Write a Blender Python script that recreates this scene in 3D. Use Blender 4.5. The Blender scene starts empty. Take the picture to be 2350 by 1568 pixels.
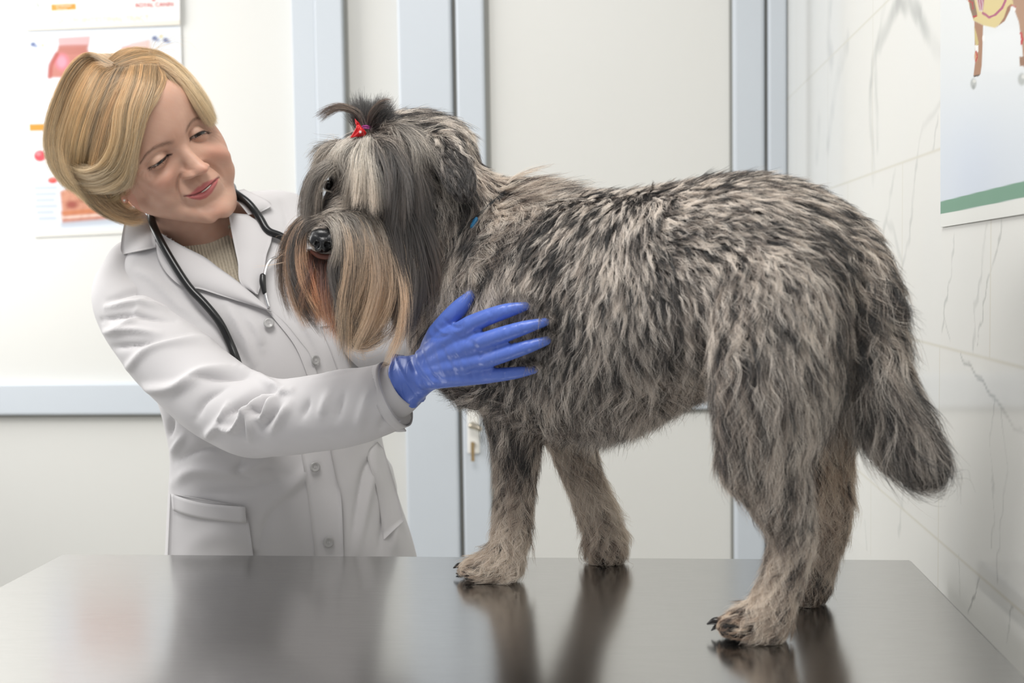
import bpy, bmesh, math, random
import numpy as np
from mathutils import Vector, Matrix, Quaternion
from mathutils.bvhtree import BVHTree
from mathutils.kdtree import KDTree

rng = np.random.default_rng(11)
random.seed(4)
SC = bpy.context.scene
COL = SC.collection

# ------------------------------------------------------------------ camera
FPX, CX, CY = 2786.0, 1175.0, 784.0
TABLE_Z = 0.88
CAM = np.array([0.0, 0.0, TABLE_Z + 0.37])
_a = np.array([(1422 - CX) / FPX, (CY - 606) / FPX, -1.0]); _a /= np.linalg.norm(_a)
_u = np.array([-0.0145, 1.0, 0.0]); _u[2] = (_a[0] * _u[0] + _a[1] * _u[1]) / (-_a[2]); _u /= np.linalg.norm(_u)
_x = np.cross(_a, _u)
RWC = np.array([_x, _a, _u])            # world <- camera
RIGHT, UP, BACK = RWC[:, 0], RWC[:, 1], RWC[:, 2]

def ray(px, py):
    d = RWC @ np.array([(px - CX) / FPX, (CY - py) / FPX, -1.0])
    return d / np.linalg.norm(d)

def P(px, py, Y):
    """the point of the photograph's sight line that lies at room depth Y"""
    d = RWC @ np.array([(px - CX) / FPX, (CY - py) / FPX, -1.0])
    return CAM + d * (Y / d[1])

def on_table(px, py, z=TABLE_Z):
    d = ray(px, py)
    return CAM + d * ((z - CAM[2]) / d[2])

def on_wall_x(px, py, X):
    d = ray(px, py)
    return CAM + d * (X / d[0])

def pix(p):
    q = RWC.T @ (np.asarray(p, float) - CAM)
    return np.array([CX - q[0] / q[2] * FPX, CY + q[1] / q[2] * FPX])

def mpp(Y):
    return Y / FPX

cam_d = bpy.data.cameras.new('camera')
cam = bpy.data.objects.new('camera', cam_d)
COL.objects.link(cam)
cam.matrix_world = Matrix(((RWC[0][0], RWC[0][1], RWC[0][2], CAM[0]), (RWC[1][0], RWC[1][1], RWC[1][2], CAM[1]),
                           (RWC[2][0], RWC[2][1], RWC[2][2], CAM[2]), (0, 0, 0, 1)))
cam_d.sensor_width = 36.0
cam_d.lens = FPX / 2350 * 36
cam_d.clip_start = 0.02
cam_d.dof.use_dof = True
cam_d.dof.focus_distance = 1.47
cam_d.dof.aperture_fstop = 5.6
SC.camera = cam

# ------------------------------------------------------------------ helpers
def lin(c):
    if isinstance(c, str):
        c = c.lstrip('#'); c = [int(c[i:i + 2], 16) / 255 for i in (0, 2, 4)]
    return tuple(x / 12.92 if x <= 0.04045 else ((x + 0.055) / 1.055) ** 2.4 for x in c)

def new_mat(name):
    m = bpy.data.materials.new(name); m.use_nodes = True
    nt = m.node_tree
    return m, nt, nt.nodes['Principled BSDF']

def mat(name, c, rough=0.5, metal=0.0, spec=0.5, bump=0.0, bscale=300.0, var=0.0, vscale=20.0, sss=0.0, coat=0.0, sheen=0.0, bdist=0.001):
    m, nt, b = new_mat(name)
    L = nt.links
    col = lin(c) if isinstance(c, str) else c
    b.inputs['Base Color'].default_value = (*col, 1)
    b.inputs['Roughness'].default_value = rough
    b.inputs['Metallic'].default_value = metal
    b.inputs['Specular IOR Level'].default_value = spec
    b.inputs['Coat Weight'].default_value = coat
    b.inputs['Sheen Weight'].default_value = sheen
    if sss:
        b.inputs['Subsurface Weight'].default_value = sss
        b.inputs['Subsurface Radius'].default_value = (0.010, 0.004, 0.002)
        b.inputs['Subsurface Scale'].default_value = 0.6
    tc = nt.nodes.new('ShaderNodeTexCoord')
    if var:
        n = nt.nodes.new('ShaderNodeTexNoise'); n.inputs['Scale'].default_value = vscale; n.inputs['Detail'].default_value = 4
        L.new(tc.outputs['Object'], n.inputs['Vector'])
        mx = nt.nodes.new('ShaderNodeMixRGB'); mx.blend_type = 'MULTIPLY'; mx.inputs[0].default_value = var
        mx.inputs[1].default_value = (*col, 1)
        L.new(n.outputs['Color'] if False else n.outputs['Fac'], mx.inputs[2])
        L.new(mx.outputs[0], b.inputs['Base Color'])
    if bump:
        n = nt.nodes.new('ShaderNodeTexNoise'); n.inputs['Scale'].default_value = bscale; n.inputs['Detail'].default_value = 3
        L.new(tc.outputs['Object'], n.inputs['Vector'])
        bp = nt.nodes.new('ShaderNodeBump'); bp.inputs['Strength'].default_value = bump; bp.inputs['Distance'].default_value = bdist
        L.new(n.outputs['Fac'], bp.inputs['Height']); L.new(bp.outputs[0], b.inputs['Normal'])
    return m

def mat_attr(name, attr='col', rough=0.5, spec=0.5, sss=0.0, bump=0.0, bscale=900.0, bdist=0.0004):
    """base colour comes from a colour attribute of the mesh (printed pattern or skin tones)"""
    m = mat(name, (0.5, 0.5, 0.5), rough, 0, spec, bump, bscale, sss=sss, bdist=bdist)
    nt = m.node_tree
    a = nt.nodes.new('ShaderNodeAttribute'); a.attribute_name = attr
    nt.links.new(a.outputs['Color'], nt.nodes['Principled BSDF'].inputs['Base Color'])
    return m

def hair_mat(name, rough=0.35, spec=0.25, trans=0.15, tint=(1, 1, 1)):
    m = bpy.data.materials.new(name); m.use_nodes = True
    nt = m.node_tree; nt.nodes.clear(); N = nt.nodes; L = nt.links
    out = N.new('ShaderNodeOutputMaterial')
    a = N.new('ShaderNodeAttribute'); a.attribute_name = 'col'
    d = N.new('ShaderNodeBsdfDiffuse')
    t = N.new('ShaderNodeBsdfTranslucent')
    r = N.new('ShaderNodeBsdfHair'); r.component = 'Reflection'
    r.inputs['RoughnessU'].default_value = rough; r.inputs['RoughnessV'].default_value = 0.9
    r.inputs['Color'].default_value = (*tint, 1)
    m1 = N.new('ShaderNodeMixShader'); m1.inputs[0].default_value = trans
    m2 = N.new('ShaderNodeMixShader'); m2.inputs[0].default_value = spec
    L.new(a.outputs['Color'], d.inputs['Color']); L.new(a.outputs['Color'], t.inputs['Color'])
    L.new(d.outputs[0], m1.inputs[1]); L.new(t.outputs[0], m1.inputs[2])
    L.new(m1.outputs[0], m2.inputs[1]); L.new(r.outputs[0], m2.inputs[2])
    L.new(m2.outputs[0], out.inputs['Surface'])
    return m

def link(o, parent=None):
    COL.objects.link(o)
    if parent is not None:
        o.parent = parent
        o.matrix_parent_inverse = parent.matrix_basis.inverted()
    return o

def mesh_obj(name, v, f, m=None, parent=None, smooth=True, col=None):
    me = bpy.data.meshes.new(name)
    me.from_pydata([tuple(map(float, x)) for x in v], [], [tuple(int(i) for i in x) for x in f])
    me.update()
    if smooth:
        me.polygons.foreach_set('use_smooth', [True] * len(me.polygons))
    if m is not None:
        me.materials.append(m)
    if col is not None:
        a = me.color_attributes.new('col', 'FLOAT_COLOR', 'POINT')
        c = np.ones((len(v), 4), np.float32); c[:, :3] = col
        a.data.foreach_set('color', c.ravel())
    return link(bpy.data.objects.new(name, me), parent)

def empty(name, loc, label=None, cat=None, group=None):
    o = bpy.data.objects.new(name, None); o.location = tuple(map(float, loc)); o.empty_display_size = 0.1
    COL.objects.link(o)
    if label: tag(o, label, cat, group)
    return o

def tag(o, label, cat, group=None, kind=None):
    o['label'] = label; o['category'] = cat
    if group: o['group'] = group
    if kind: o['kind'] = kind
    return o

def struct(o):
    o['kind'] = 'structure'
    return o

def join(parts):
    V, F, n = [], [], 0
    for v, f in parts:
        V.append(np.asarray(v, float).reshape(-1, 3)); F += [tuple(i + n for i in q) for q in f]; n += len(v)
    return np.vstack(V), F

def box(x0, x1, y0, y1, z0, z1):
    v = np.array([(x, y, z) for x in (x0, x1) for y in (y0, y1) for z in (z0, z1)], float)
    f = [(0, 1, 3, 2), (4, 6, 7, 5), (0, 4, 5, 1), (2, 3, 7, 6), (0, 2, 6, 4), (1, 5, 7, 3)]
    return v, f

def bevel_obj(o, w=0.003, seg=2):
    md = o.modifiers.new('bevel', 'BEVEL'); md.width = w; md.segments = seg; md.limit_method = 'ANGLE'
    return o

def box_obj(name, b, m, parent=None, bev=0.003):
    o = mesh_obj(name, *box(*b), m, parent, smooth=False)
    if bev: bevel_obj(o, bev)
    return o

def catmull(pts, n):
    """n samples of a Catmull-Rom curve through rows of pts (any width)"""
    p = np.asarray(pts, float)
    if len(p) == 2:
        t = np.linspace(0, 1, n)[:, None]; return p[0] * (1 - t) + p[1] * t
    e = np.vstack([2 * p[0] - p[1], p, 2 * p[-1] - p[-2]])
    s = np.linspace(0, len(p) - 1 - 1e-9, n); i = s.astype(int); t = (s - i)[:, None]
    a, b, c, d = e[i], e[i + 1], e[i + 2], e[i + 3]
    return 0.5 * (2 * b + (c - a) * t + (2 * a - 5 * b + 4 * c - d) * t ** 2 + (3 * b - a - 3 * c + d) * t ** 3)

def frames(path):
    p = np.asarray(path, float)
    t = np.gradient(p, axis=0); t /= np.linalg.norm(t, axis=1)[:, None] + 1e-12
    n = np.zeros_like(p)
    ref = np.array([0, 0, 1.0]) if abs(t[0][2]) < 0.8 else np.array([0, 1.0, 0])
    v = ref - t[0] * (ref @ t[0]); n[0] = v / np.linalg.norm(v)
    for i in range(1, len(p)):
        v = n[i - 1] - t[i] * (n[i - 1] @ t[i]); n[i] = v / (np.linalg.norm(v) + 1e-12)
    return t, n, np.cross(t, n)

def tube(path, rad, seg=16, cap=True, flat=None):
    """closed tube along path; flat = (a, b) scale of the two cross axes"""
    p = np.asarray(path, float); k = len(p)
    r = np.full(k, rad) if np.isscalar(rad) else np.asarray(rad, float)
    t, n, b = frames(p)
    fa, fb = flat or (1, 1)
    th = np.linspace(0, 2 * np.pi, seg, endpoint=False)
    V = (p[:, None] + r[:, None, None] * (fa * np.cos(th)[None, :, None] * n[:, None] + fb * np.sin(th)[None, :, None] * b[:, None])).reshape(-1, 3)
    F = [(i * seg + j, i * seg + (j + 1) % seg, (i + 1) * seg + (j + 1) % seg, (i + 1) * seg + j) for i in range(k - 1) for j in range(seg)]
    if cap:
        F.append(tuple(range(seg - 1, -1, -1))); F.append(tuple((k - 1) * seg + j for j in range(seg)))
    return V, F

def capsule_chain(nodes, seg=16, per=8):
    """rounded chain: rows (x, y, z, r), smooth curve, hemispherical ends"""
    a = catmull(nodes, per * (len(nodes) - 1) + 1)
    p, r = a[:, :3], a[:, 3]
    d0 = (p[0] - p[1]); d0 /= np.linalg.norm(d0); d1 = (p[-1] - p[-2]); d1 /= np.linalg.norm(d1)
    pre = [(p[0] + d0 * r[0] * math.sin(x), r[0] * math.cos(x)) for x in (1.45, 1.1, 0.75, 0.4)]
    post = [(p[-1] + d1 * r[-1] * math.sin(x), r[-1] * math.cos(x)) for x in (0.4, 0.75, 1.1, 1.45)]
    pp = np.vstack([[q[0] for q in pre], p, [q[0] for q in post]])
    rr = np.concatenate([[q[1] for q in pre], r, [q[1] for q in post]])
    return tube(pp, rr, seg)

def ellipsoid(c, rx, ry, rz, axes=None, nu=24, nv=14):
    A = np.eye(3) if axes is None else np.asarray(axes, float)   # rows = axes
    V, F = [], []
    for i in range(nv + 1):
        ph = math.pi * i / nv
        for j in range(nu):
            th = 2 * math.pi * j / nu
            V.append(np.asarray(c) + rx * math.sin(ph) * math.cos(th) * A[0] + ry * math.sin(ph) * math.sin(th) * A[1] + rz * math.cos(ph) * A[2])
    for i in range(nv):
        for j in range(nu):
            F.append((i * nu + j, (i + 1) * nu + j, (i + 1) * nu + (j + 1) % nu, i * nu + (j + 1) % nu))
    v = np.array(V)
    v[:nu] = v[:nu].mean(0) + (v[:nu] - v[:nu].mean(0)) + 1e-5 * np.random.default_rng(0).normal(size=(nu, 3))
    return v, F

def loft(rings, cap=True):
    r = np.asarray(rings, float); k, s = r.shape[:2]
    V = r.reshape(-1, 3)
    F = [(i * s + j, i * s + (j + 1) % s, (i + 1) * s + (j + 1) % s, (i + 1) * s + j) for i in range(k - 1) for j in range(s)]
    if cap:
        F.append(tuple(range(s - 1, -1, -1))); F.append(tuple((k - 1) * s + j for j in range(s)))
    return V, F

def eval_mesh(ob):
    dg = bpy.context.evaluated_depsgraph_get()
    e = ob.evaluated_get(dg); me = e.to_mesh()
    n = len(me.vertices); v = np.empty(n * 3, np.float32); me.vertices.foreach_get('co', v)
    f = [tuple(p.vertices) for p in me.polygons]
    e.to_mesh_clear()
    return v.reshape(-1, 3).astype(float), f

def union(parts, voxel=0.006, smooth=6, factor=0.5):
    v, f = join(parts)
    o = mesh_obj('tmp_union', v, f)
    bm = bmesh.new(); bm.from_mesh(o.data)
    bmesh.ops.triangulate(bm, faces=bm.faces[:]); bm.to_mesh(o.data); bm.free()
    md = o.modifiers.new('r', 'REMESH'); md.mode = 'VOXEL'; md.voxel_size = voxel
    if smooth:
        sm = o.modifiers.new('s', 'SMOOTH'); sm.iterations = smooth; sm.factor = factor
    bpy.context.view_layer.update()
    V, F = eval_mesh(o)
    me = o.data; bpy.data.objects.remove(o); bpy.data.meshes.remove(me)
    return V, F

def relax(v, f, it=20, w=0.5, weight=None):
    e = np.array([(p[i], p[(i + 1) % len(p)]) for p in f for i in range(len(p))])
    e = np.unique(np.sort(e, 1), axis=0); n = len(v)
    deg = np.bincount(e.ravel(), minlength=n).astype(float)[:, None]
    ww = w if weight is None else (w * weight)[:, None]
    v = v.copy()
    for _ in range(it):
        s = np.stack([np.bincount(e[:, 0], v[e[:, 1], k], n) + np.bincount(e[:, 1], v[e[:, 0], k], n) for k in range(3)], 1)
        v += ww * (s / np.maximum(deg, 1) - v)
    return v

def bvh(v, f):
    return BVHTree.FromPolygons([tuple(x) for x in v], [tuple(q) for q in f])

def cast(tree, px, py):
    loc, nor, idx, dist = tree.ray_cast(Vector(CAM), Vector(ray(px, py)))
    if loc is None: return None, None
    return np.array(loc), np.array(nor)

def vnormals(v, f):
    n = np.zeros_like(v)
    q = [(a, b, c) for poly in f for a, b, c in [(poly[0], poly[i], poly[i + 1]) for i in range(1, len(poly) - 1)]]
    q = np.array(q)
    fn = np.cross(v[q[:, 1]] - v[q[:, 0]], v[q[:, 2]] - v[q[:, 0]])
    for k in range(3): np.add.at(n, q[:, k], fn)
    return n / (np.linalg.norm(n, axis=1)[:, None] + 1e-12)

def pixv(v):
    q = (np.asarray(v) - CAM) @ RWC
    return np.stack([CX - q[:, 0] / q[:, 2] * FPX, CY + q[:, 1] / q[:, 2] * FPX], 1)

def poly_dist(pts, line):
    """distance and parameter (0..1) from 2-D or 3-D points to a polyline"""
    pts = np.asarray(pts, float); line = np.asarray(line, float)
    best = np.full(len(pts), 1e9); par = np.zeros(len(pts)); side = np.zeros(len(pts))
    m = len(line) - 1
    for i in range(m):
        a, b = line[i], line[i + 1]; ab = b - a
        t = np.clip(((pts - a) @ ab) / (ab @ ab + 1e-12), 0, 1)
        w = pts - (a + t[:, None] * ab)
        d = np.linalg.norm(w, axis=1)
        k = d < best
        best[k] = d[k]; par[k] = (i + t[k]) / m
        if pts.shape[1] == 2: side[k] = np.sign(ab[0] * w[k, 1] - ab[1] * w[k, 0])
    return best, par, side

def inside(pts, poly):
    pts = np.asarray(pts, float); poly = np.asarray(poly, float)
    r = np.zeros(len(pts), bool); j = len(poly) - 1
    for i in range(len(poly)):
        a, b = poly[i], poly[j]
        c = ((a[1] > pts[:, 1]) != (b[1] > pts[:, 1])) & (pts[:, 0] < (b[0] - a[0]) * (pts[:, 1] - a[1]) / (b[1] - a[1] + 1e-12) + a[0])
        r ^= c; j = i
    return r

def hair_obj(name, pts, rad, col, m, parent=None):
    """one hair-curves object; pts (N,K,3), rad (N,K) or (K,), col (N,K,3)"""
    N, K = pts.shape[:2]
    hc = bpy.data.hair_curves.new(name)
    hc.add_curves([K] * N)
    hc.attributes['position'].data.foreach_set('vector', pts.astype(np.float32).ravel())
    r = np.broadcast_to(rad, (N, K)).astype(np.float32)
    a = hc.attributes.new('radius', 'FLOAT', 'POINT'); a.data.foreach_set('value', r.ravel())
    c = np.ones((N, K, 4), np.float32); c[..., :3] = np.clip(col, 0, 1)
    a = hc.attributes.new('col', 'FLOAT_COLOR', 'POINT'); a.data.foreach_set('color', c.ravel())
    hc.materials.append(m)
    return link(bpy.data.objects.new(name, hc), parent)

def surf_sample(v, f, n, weight=None, seed=1):
    g = np.random.default_rng(seed)
    q = np.array([(p[0], p[i], p[i + 1]) for p in f for i in range(1, len(p) - 1)])
    a, b, c = v[q[:, 0]], v[q[:, 1]], v[q[:, 2]]
    ar = np.linalg.norm(np.cross(b - a, c - a), axis=1)
    if weight is not None: ar = ar * weight[q].mean(1)
    i = np.searchsorted(np.cumsum(ar) / ar.sum(), g.random(n)); i = np.clip(i, 0, len(q) - 1)
    r1 = np.sqrt(g.random(n))[:, None]; r2 = g.random(n)[:, None]
    pos = (1 - r1) * a[i] + r1 * (1 - r2) * b[i] + r1 * r2 * c[i]
    vn = vnormals(v, f)
    nor = (1 - r1) * vn[q[i, 0]] + r1 * (1 - r2) * vn[q[i, 1]] + r1 * r2 * vn[q[i, 2]]
    return pos, nor / (np.linalg.norm(nor, axis=1)[:, None] + 1e-12)

def unit(v):
    return v / (np.linalg.norm(v, axis=-1, keepdims=True) + 1e-12)

def vnoise(p, scale, seed=0):
    """smooth pseudo noise in about -1..1 at 3-D points"""
    g = np.random.default_rng(seed); s = 0
    for k in range(5):
        w = g.normal(size=3) * scale * (0.6 + 0.35 * k); s = s + np.sin(np.asarray(p) @ w + g.random() * 6.28)
    return s / 2.6

# ================================================================== the room
YB = 2.95                                   # back partition
XW = 0.395                                  # tiled wall on the right
def bx(px, y=300, Y=YB): return P(px, y, Y)[0]
def bz(py, px=600, Y=YB): return P(px, py, Y)[2]

M_panel = mat('panel_laminate', '#dedeDA', 0.42, spec=0.35, var=0.03, vscale=3)
M_frame = mat('painted_frame', '#ccd3da', 0.38, spec=0.4, var=0.04, vscale=6)
M_gap = mat('rubber_seal', '#8f8f8a', 0.7)
M_floor = mat('floor_vinyl', '#b9b7b0', 0.35, var=0.15, vscale=8)
M_steel_h = mat('satin_nickel', '#b8b09f', 0.25, metal=1.0)

struct(box_obj('floor', (-3.0, XW + 0.1, -1.6, YB + 0.1, -0.1, 0.0), M_floor, bev=0))
ZT = 2.7
def upright(name, x0, x1, depth, m=M_frame, z0=0.0, z1=ZT, bev=0.006):
    return struct(box_obj(name, (x0, x1, YB - depth, YB + 0.02, z0, z1), m, bev=bev))

struct(box_obj('wall_back', (-3.0, XW, YB, YB + 0.06, 0, ZT), M_panel, bev=0))
X = [bx(v) for v in (683, 735, 797, 804, 921, 985, 1043, 1052, 1117, 1127, 1673, 1680, 1752, 1759)]
def post(name, x0, x1, groove, x2, d=0.028):
    """painted post made of two profiles with a fine groove, and a grey seal along its right side"""
    a = upright(name, x0, x1, d)
    return a
upright('trim_1', X[0], X[1], 0.0315, bev=0.0015)
upright('trim_2', X[1], X[2], 0.034, bev=0.003)
upright('trim_3', X[2], X[3], 0.012, M_gap, bev=0)
upright('trim_4', X[4], X[6], 0.030)
upright('trim_6', X[6], X[7], 0.008, M_gap, bev=0)
upright('trim_7', X[13], XW - 0.001, 0.034)
upright('trim_8', X[12], X[13], 0.012, M_gap, bev=0)
# rails across the fixed panels, a grey seal under each
for k, (xa, xb, pxm) in enumerate(((-2.6, X[0], 200), (X[3], X[4], 870))):
    zt, zb = bz(877, pxm), bz(950, pxm)
    struct(box_obj('trim_%d' % (9 + 2 * k), (xa, xb, YB - 0.028, YB + 0.01, zb, zt), M_frame, bev=0.006))
    struct(box_obj('trim_%d' % (10 + 2 * k), (xa, xb, YB - 0.010, YB + 0.01, zb - 0.006, zb), M_gap, bev=0))

# the door between the posts
door = empty('door_1', ((X[7] + X[12]) / 2, YB, 0)); struct(door)
box_obj('door_panel', (X[8], X[11], YB - 0.012, YB + 0.005, 0.02, ZT - 0.1), M_panel, door, 0.002)
box_obj('stile', (X[7] + 0.001, X[8], YB - 0.030, YB + 0.005, 0.01, ZT - 0.05), M_frame, door, 0.006)
box_obj('stile', (X[11], X[12], YB - 0.030, YB + 0.005, 0.01, ZT - 0.05), M_frame, door, 0.008)
zt, zb = bz(862, 1560), bz(937, 1560)
box_obj('rail', (X[9], X[10], YB - 0.028, YB + 0.005, zb, zt), M_frame, door, 0.006)
box_obj('seal', (X[9], X[10], YB - 0.018, YB + 0.005, zb - 0.007, zb), M_gap, door, 0)
box_obj('seal', (X[8], X[9], YB - 0.020, YB + 0.005, 0.02, ZT - 0.1), M_gap, door, 0)
box_obj('seal', (X[10], X[11], YB - 0.014, YB + 0.005, 0.02, ZT - 0.1), M_gap, door, 0)
hp = P(1086, 985, YB - 0.03)
hnd = box_obj('door_handle', (hp[0] - 0.014, hp[0] + 0.016, YB - 0.038, YB - 0.029, hp[2] - 0.06, hp[2] + 0.06), mat('white_plate', '#ecebe6', 0.3), door, 0.004)
lv, lf = join([tube([(hp[0], YB - 0.034, hp[2] + 0.012), (hp[0], YB - 0.06, hp[2] + 0.012)], 0.007, 12),
               capsule_chain(np.array([(hp[0], YB - 0.062, hp[2] + 0.012, .008), (hp[0] + .012, YB - .066, hp[2] + .01, .008), (hp[0] + .02, YB - .07, hp[2] + .006, .007)]), 12),
               tube([(hp[0] + .001, YB - 0.036, hp[2] - 0.036), (hp[0] + .001, YB - 0.052, hp[2] - 0.036)], 0.005, 10)])
mesh_obj('lever', lv, lf, M_steel_h, hnd)
kv, kf = box(hp[0] - .003, hp[0] + .005, YB - .058, YB - .052, hp[2] - .075, hp[2] - .028)
mesh_obj('key', kv, kf, mat('brass_key', '#b99f74', 0.3, metal=.8), hnd, smooth=False)

# ------------------------------------------------------------------ painted grids (prints and stone)
def smooth_step(x, a, b):
    t = np.clip((x - a) / (b - a + 1e-12), 0, 1); return t * t * (3 - 2 * t)

class Paint:
    """colours for the vertices of a printed sheet, laid out in the sheet's own drawing coordinates"""
    def __init__(s, q, base):
        s.q = q; s.c = np.tile(np.array(lin(base)), (len(q), 1))
    def mix(s, a, col):
        a = np.clip(a, 0, 1)[:, None]; s.c = s.c * (1 - a) + np.array(lin(col)) * a
    def poly(s, pts, col, soft=2.0, a=1.0):
        d, _, _ = poly_dist(s.q, np.vstack([pts, pts[:1]])); ins = inside(s.q, pts)
        sd = np.where(ins, d, -d); s.mix(a * smooth_step(sd, -soft, soft), col)
    def line(s, pts, col, w=2.0, soft=2.0, a=1.0):
        d, _, _ = poly_dist(s.q, np.asarray(pts, float)); s.mix(a * (1 - smooth_step(d, w, w + soft)), col)
    def ell(s, cx, cy, rx, ry, col, soft=0.15, a=1.0):
        r = np.hypot((s.q[:, 0] - cx) / rx, (s.q[:, 1] - cy) / ry); s.mix(a * (1 - smooth_step(r, 1 - soft, 1 + soft)), col)

def grid_faces(nu, nv):
    return [(i * nv + j, (i + 1) * nv + j, (i + 1) * nv + j + 1, i * nv + j + 1) for i in range(nu - 1) for j in range(nv - 1)]

# ------------------------------------------------------------------ tiled wall
def tile_wall():
    y0, y1, z0, z1 = 0.55, YB, 0.78, 1.95
    st = 0.0032
    ny, nz = int((y1 - y0) / st) + 1, int((z1 - z0) / st) + 1
    yy, zz = np.meshgrid(np.linspace(y0, y1, ny), np.linspace(z0, z1, nz), indexing='ij')
    v = np.stack([np.full(yy.size, XW), yy.ravel(), zz.ravel()], 1)
    q = v[:, 1:] * 1000.0                     # millimetres on the wall
    pt = Paint(q, '#dcdcd8')
    def W(*pp): return [tuple(on_wall_x(a, b, XW)[1:] * 1000) for a, b in pp]
    n1 = vnoise(v, 9, 3); n2 = vnoise(v, 40, 5)
    pt.mix(0.22 * np.clip(n1 + 0.4 * vnoise(v * [1, 3.5, .7], 7, 9), 0, 1), '#d9dbda')
    wob = np.stack([vnoise(v, 60, 21) * 4 + vnoise(v, 220, 22) * 1.5, vnoise(v, 60, 23) * 4], 1)
    pt.q = q + wob
    veins = [  # soft broad bands, then fine dark lines
        (W((2063, 0), (2035, 60), (2005, 130), (1998, 200), (2000, 300), (2005, 400)), '#cfd1cf', 9, 14, .75),
        (W((2030, 10), (2012, 110), (2010, 220), (2015, 330)), '#d2d4d1', 5, 12, .6),
        (W((2090, 0), (2120, 60), (2140, 105), (2157, 120)), '#c9ccca', 7, 14, .85),
        (W((2060, 2), (2085, 12), (2110, 30)), '#c8cbc8', 7, 14, .8),
        (W((1905, 10), (1900, 90), (1908, 140)), '#d6d7d6', 10, 26, .6),
        (W((1945, 100), (1925, 160), (1912, 240), (1900, 330)), '#d2d4d4', 8, 22, .6),
        (W((1880, 280), (1875, 350)), '#d0d2d2', 10, 25, .5),
        (W((2157, 240), (2120, 290), (2107, 350), (2098, 440), (2085, 560), (2062, 640)), '#c8cac8', 2, 6, .75),
        (W((2152, 270), (2140, 345)), '#c8cac8', 1.5, 5, .6),
        (W((2053, 390), (2035, 490), (2025, 540)), '#cccecc', 3, 7, .7),
        (W((2035, 500), (2050, 530), (2070, 600)), '#d2d4d2', 3, 8, .6),
        (W((2190, 545), (2180, 640), (2165, 720), (2162, 760)), '#bfc1bf', 1.2, 3, .8),
        (W((2165, 722), (2180, 780)), '#c2c4c2', 1.0, 2.5, .7),
        (W((2265, 515), (2255, 610), (2240, 700), (2232, 800)), '#c5c7c5', 1.5, 4, .6),
        (W((2300, 508), (2282, 600), (2262, 660), (2252, 740), (2240, 800)), '#a9aba9', 0.9, 2, .85),
        (W((2205, 815), (2235, 860), (2260, 885), (2285, 925), (2315, 960), (2350, 1005)), '#b4b6b3', 1.1, 2.5, .9),
        (W((2280, 920), (2272, 1010), (2280, 1120), (2275, 1260)), '#bcbebc', 1.0, 2.5, .8),
        (W((2300, 950), (2310, 1080), (2295, 1200), (2290, 1330)), '#c0c2c0', 1.0, 2.5, .7),
        (W((2100, 790), (2090, 860)), '#cfd0cf', 2, 5, .7),
        (W((2248, 1330), (2235, 1370), (2222, 1400)), '#a2a4a2', 1.1, 2.2, .9),
        (W((2200, 1280), (2203, 1370)), '#b8bab8', 1.1, 2.5, .8),
        (W((2322, 1395), (2310, 1480)), '#aaaca9', 1.1, 2.2, .8),
        (W((1985, 1200), (1990, 1280)), '#d0d1cf', 2.5, 6, .7),
        (W((2075, 1110), (2062, 1230)), '#d2d3d1', 3, 7, .6),
    ]
    for ln, c, w, s, a in veins:
        c = '#' + ''.join('%02x' % int(int(c[i:i + 2], 16) * .84) for i in (1, 3, 5))
        d, par, _ = poly_dist(pt.q, np.asarray(ln))
        fade = 0.55 + 0.45 * vnoise(v, 30, 31)
        pt.mix(a * np.clip(fade, .25, 1) * (1 - smooth_step(d, w * .3, w + s)), c)
    for k in range(14):                       # more stone drawing on tiles nobody has looked at closely
        g = np.random.default_rng(50 + k); y = g.uniform(560, 1180); z = g.uniform(900, 1900)
        pt.line([(y, z), (y + g.normal() * 30, z - 90), (y + g.normal() * 60, z - 200)], '#c4c6c4', 1.0, 3, .5)
    # grout lines: rows 245 mm, tiles 410 mm
    zC = on_wall_x(2154, 1241, XW)[2] * 1000; zA = on_wall_x(2157, 343, XW)[2] * 1000
    row = (zA - zC) / 2
    yJ = on_wall_x(2155, 1000, XW)[1] * 1000
    pt.q = q
    dz = np.abs((q[:, 1] - zC + row / 2) % row - row / 2)
    rowi = np.floor((q[:, 1] - zC) / row).astype(int)
    off = np.where(rowi == 1, 205.0, 0.0)
    dy = np.abs((q[:, 0] - yJ - off + 205) % 410 - 205)
    g = np.maximum(1 - smooth_step(dz, 0.9, 3.2), 0.9 * (1 - smooth_step(dy, 0.5, 2.6)))
    pt.mix(g, '#cfccc1')
    f = [q_[::-1] for q_ in grid_faces(ny, nz)]
    o = mesh_obj('wall_right', v, f, mat_attr('marble_tile', rough=0.09, spec=0.35), col=pt.c, smooth=False)
    struct(o)
    M_t = mat('tile_plain', '#dadad6', 0.12, spec=0.35)
    for nm, b in (('wall_right', (XW, XW + .05, 0.45, YB, 0, z0)), ('wall_right', (XW, XW + .05, 0.45, YB, z1, ZT)), ('wall_right', (XW, XW + .05, 0.45, y0, z0, z1))):
        struct(box_obj(nm, b, M_t, bev=0))
    struct(box_obj('wall_right', (XW + .002, XW + .05, y0, YB, z0, z1), M_t, bev=0))
tile_wall()

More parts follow.
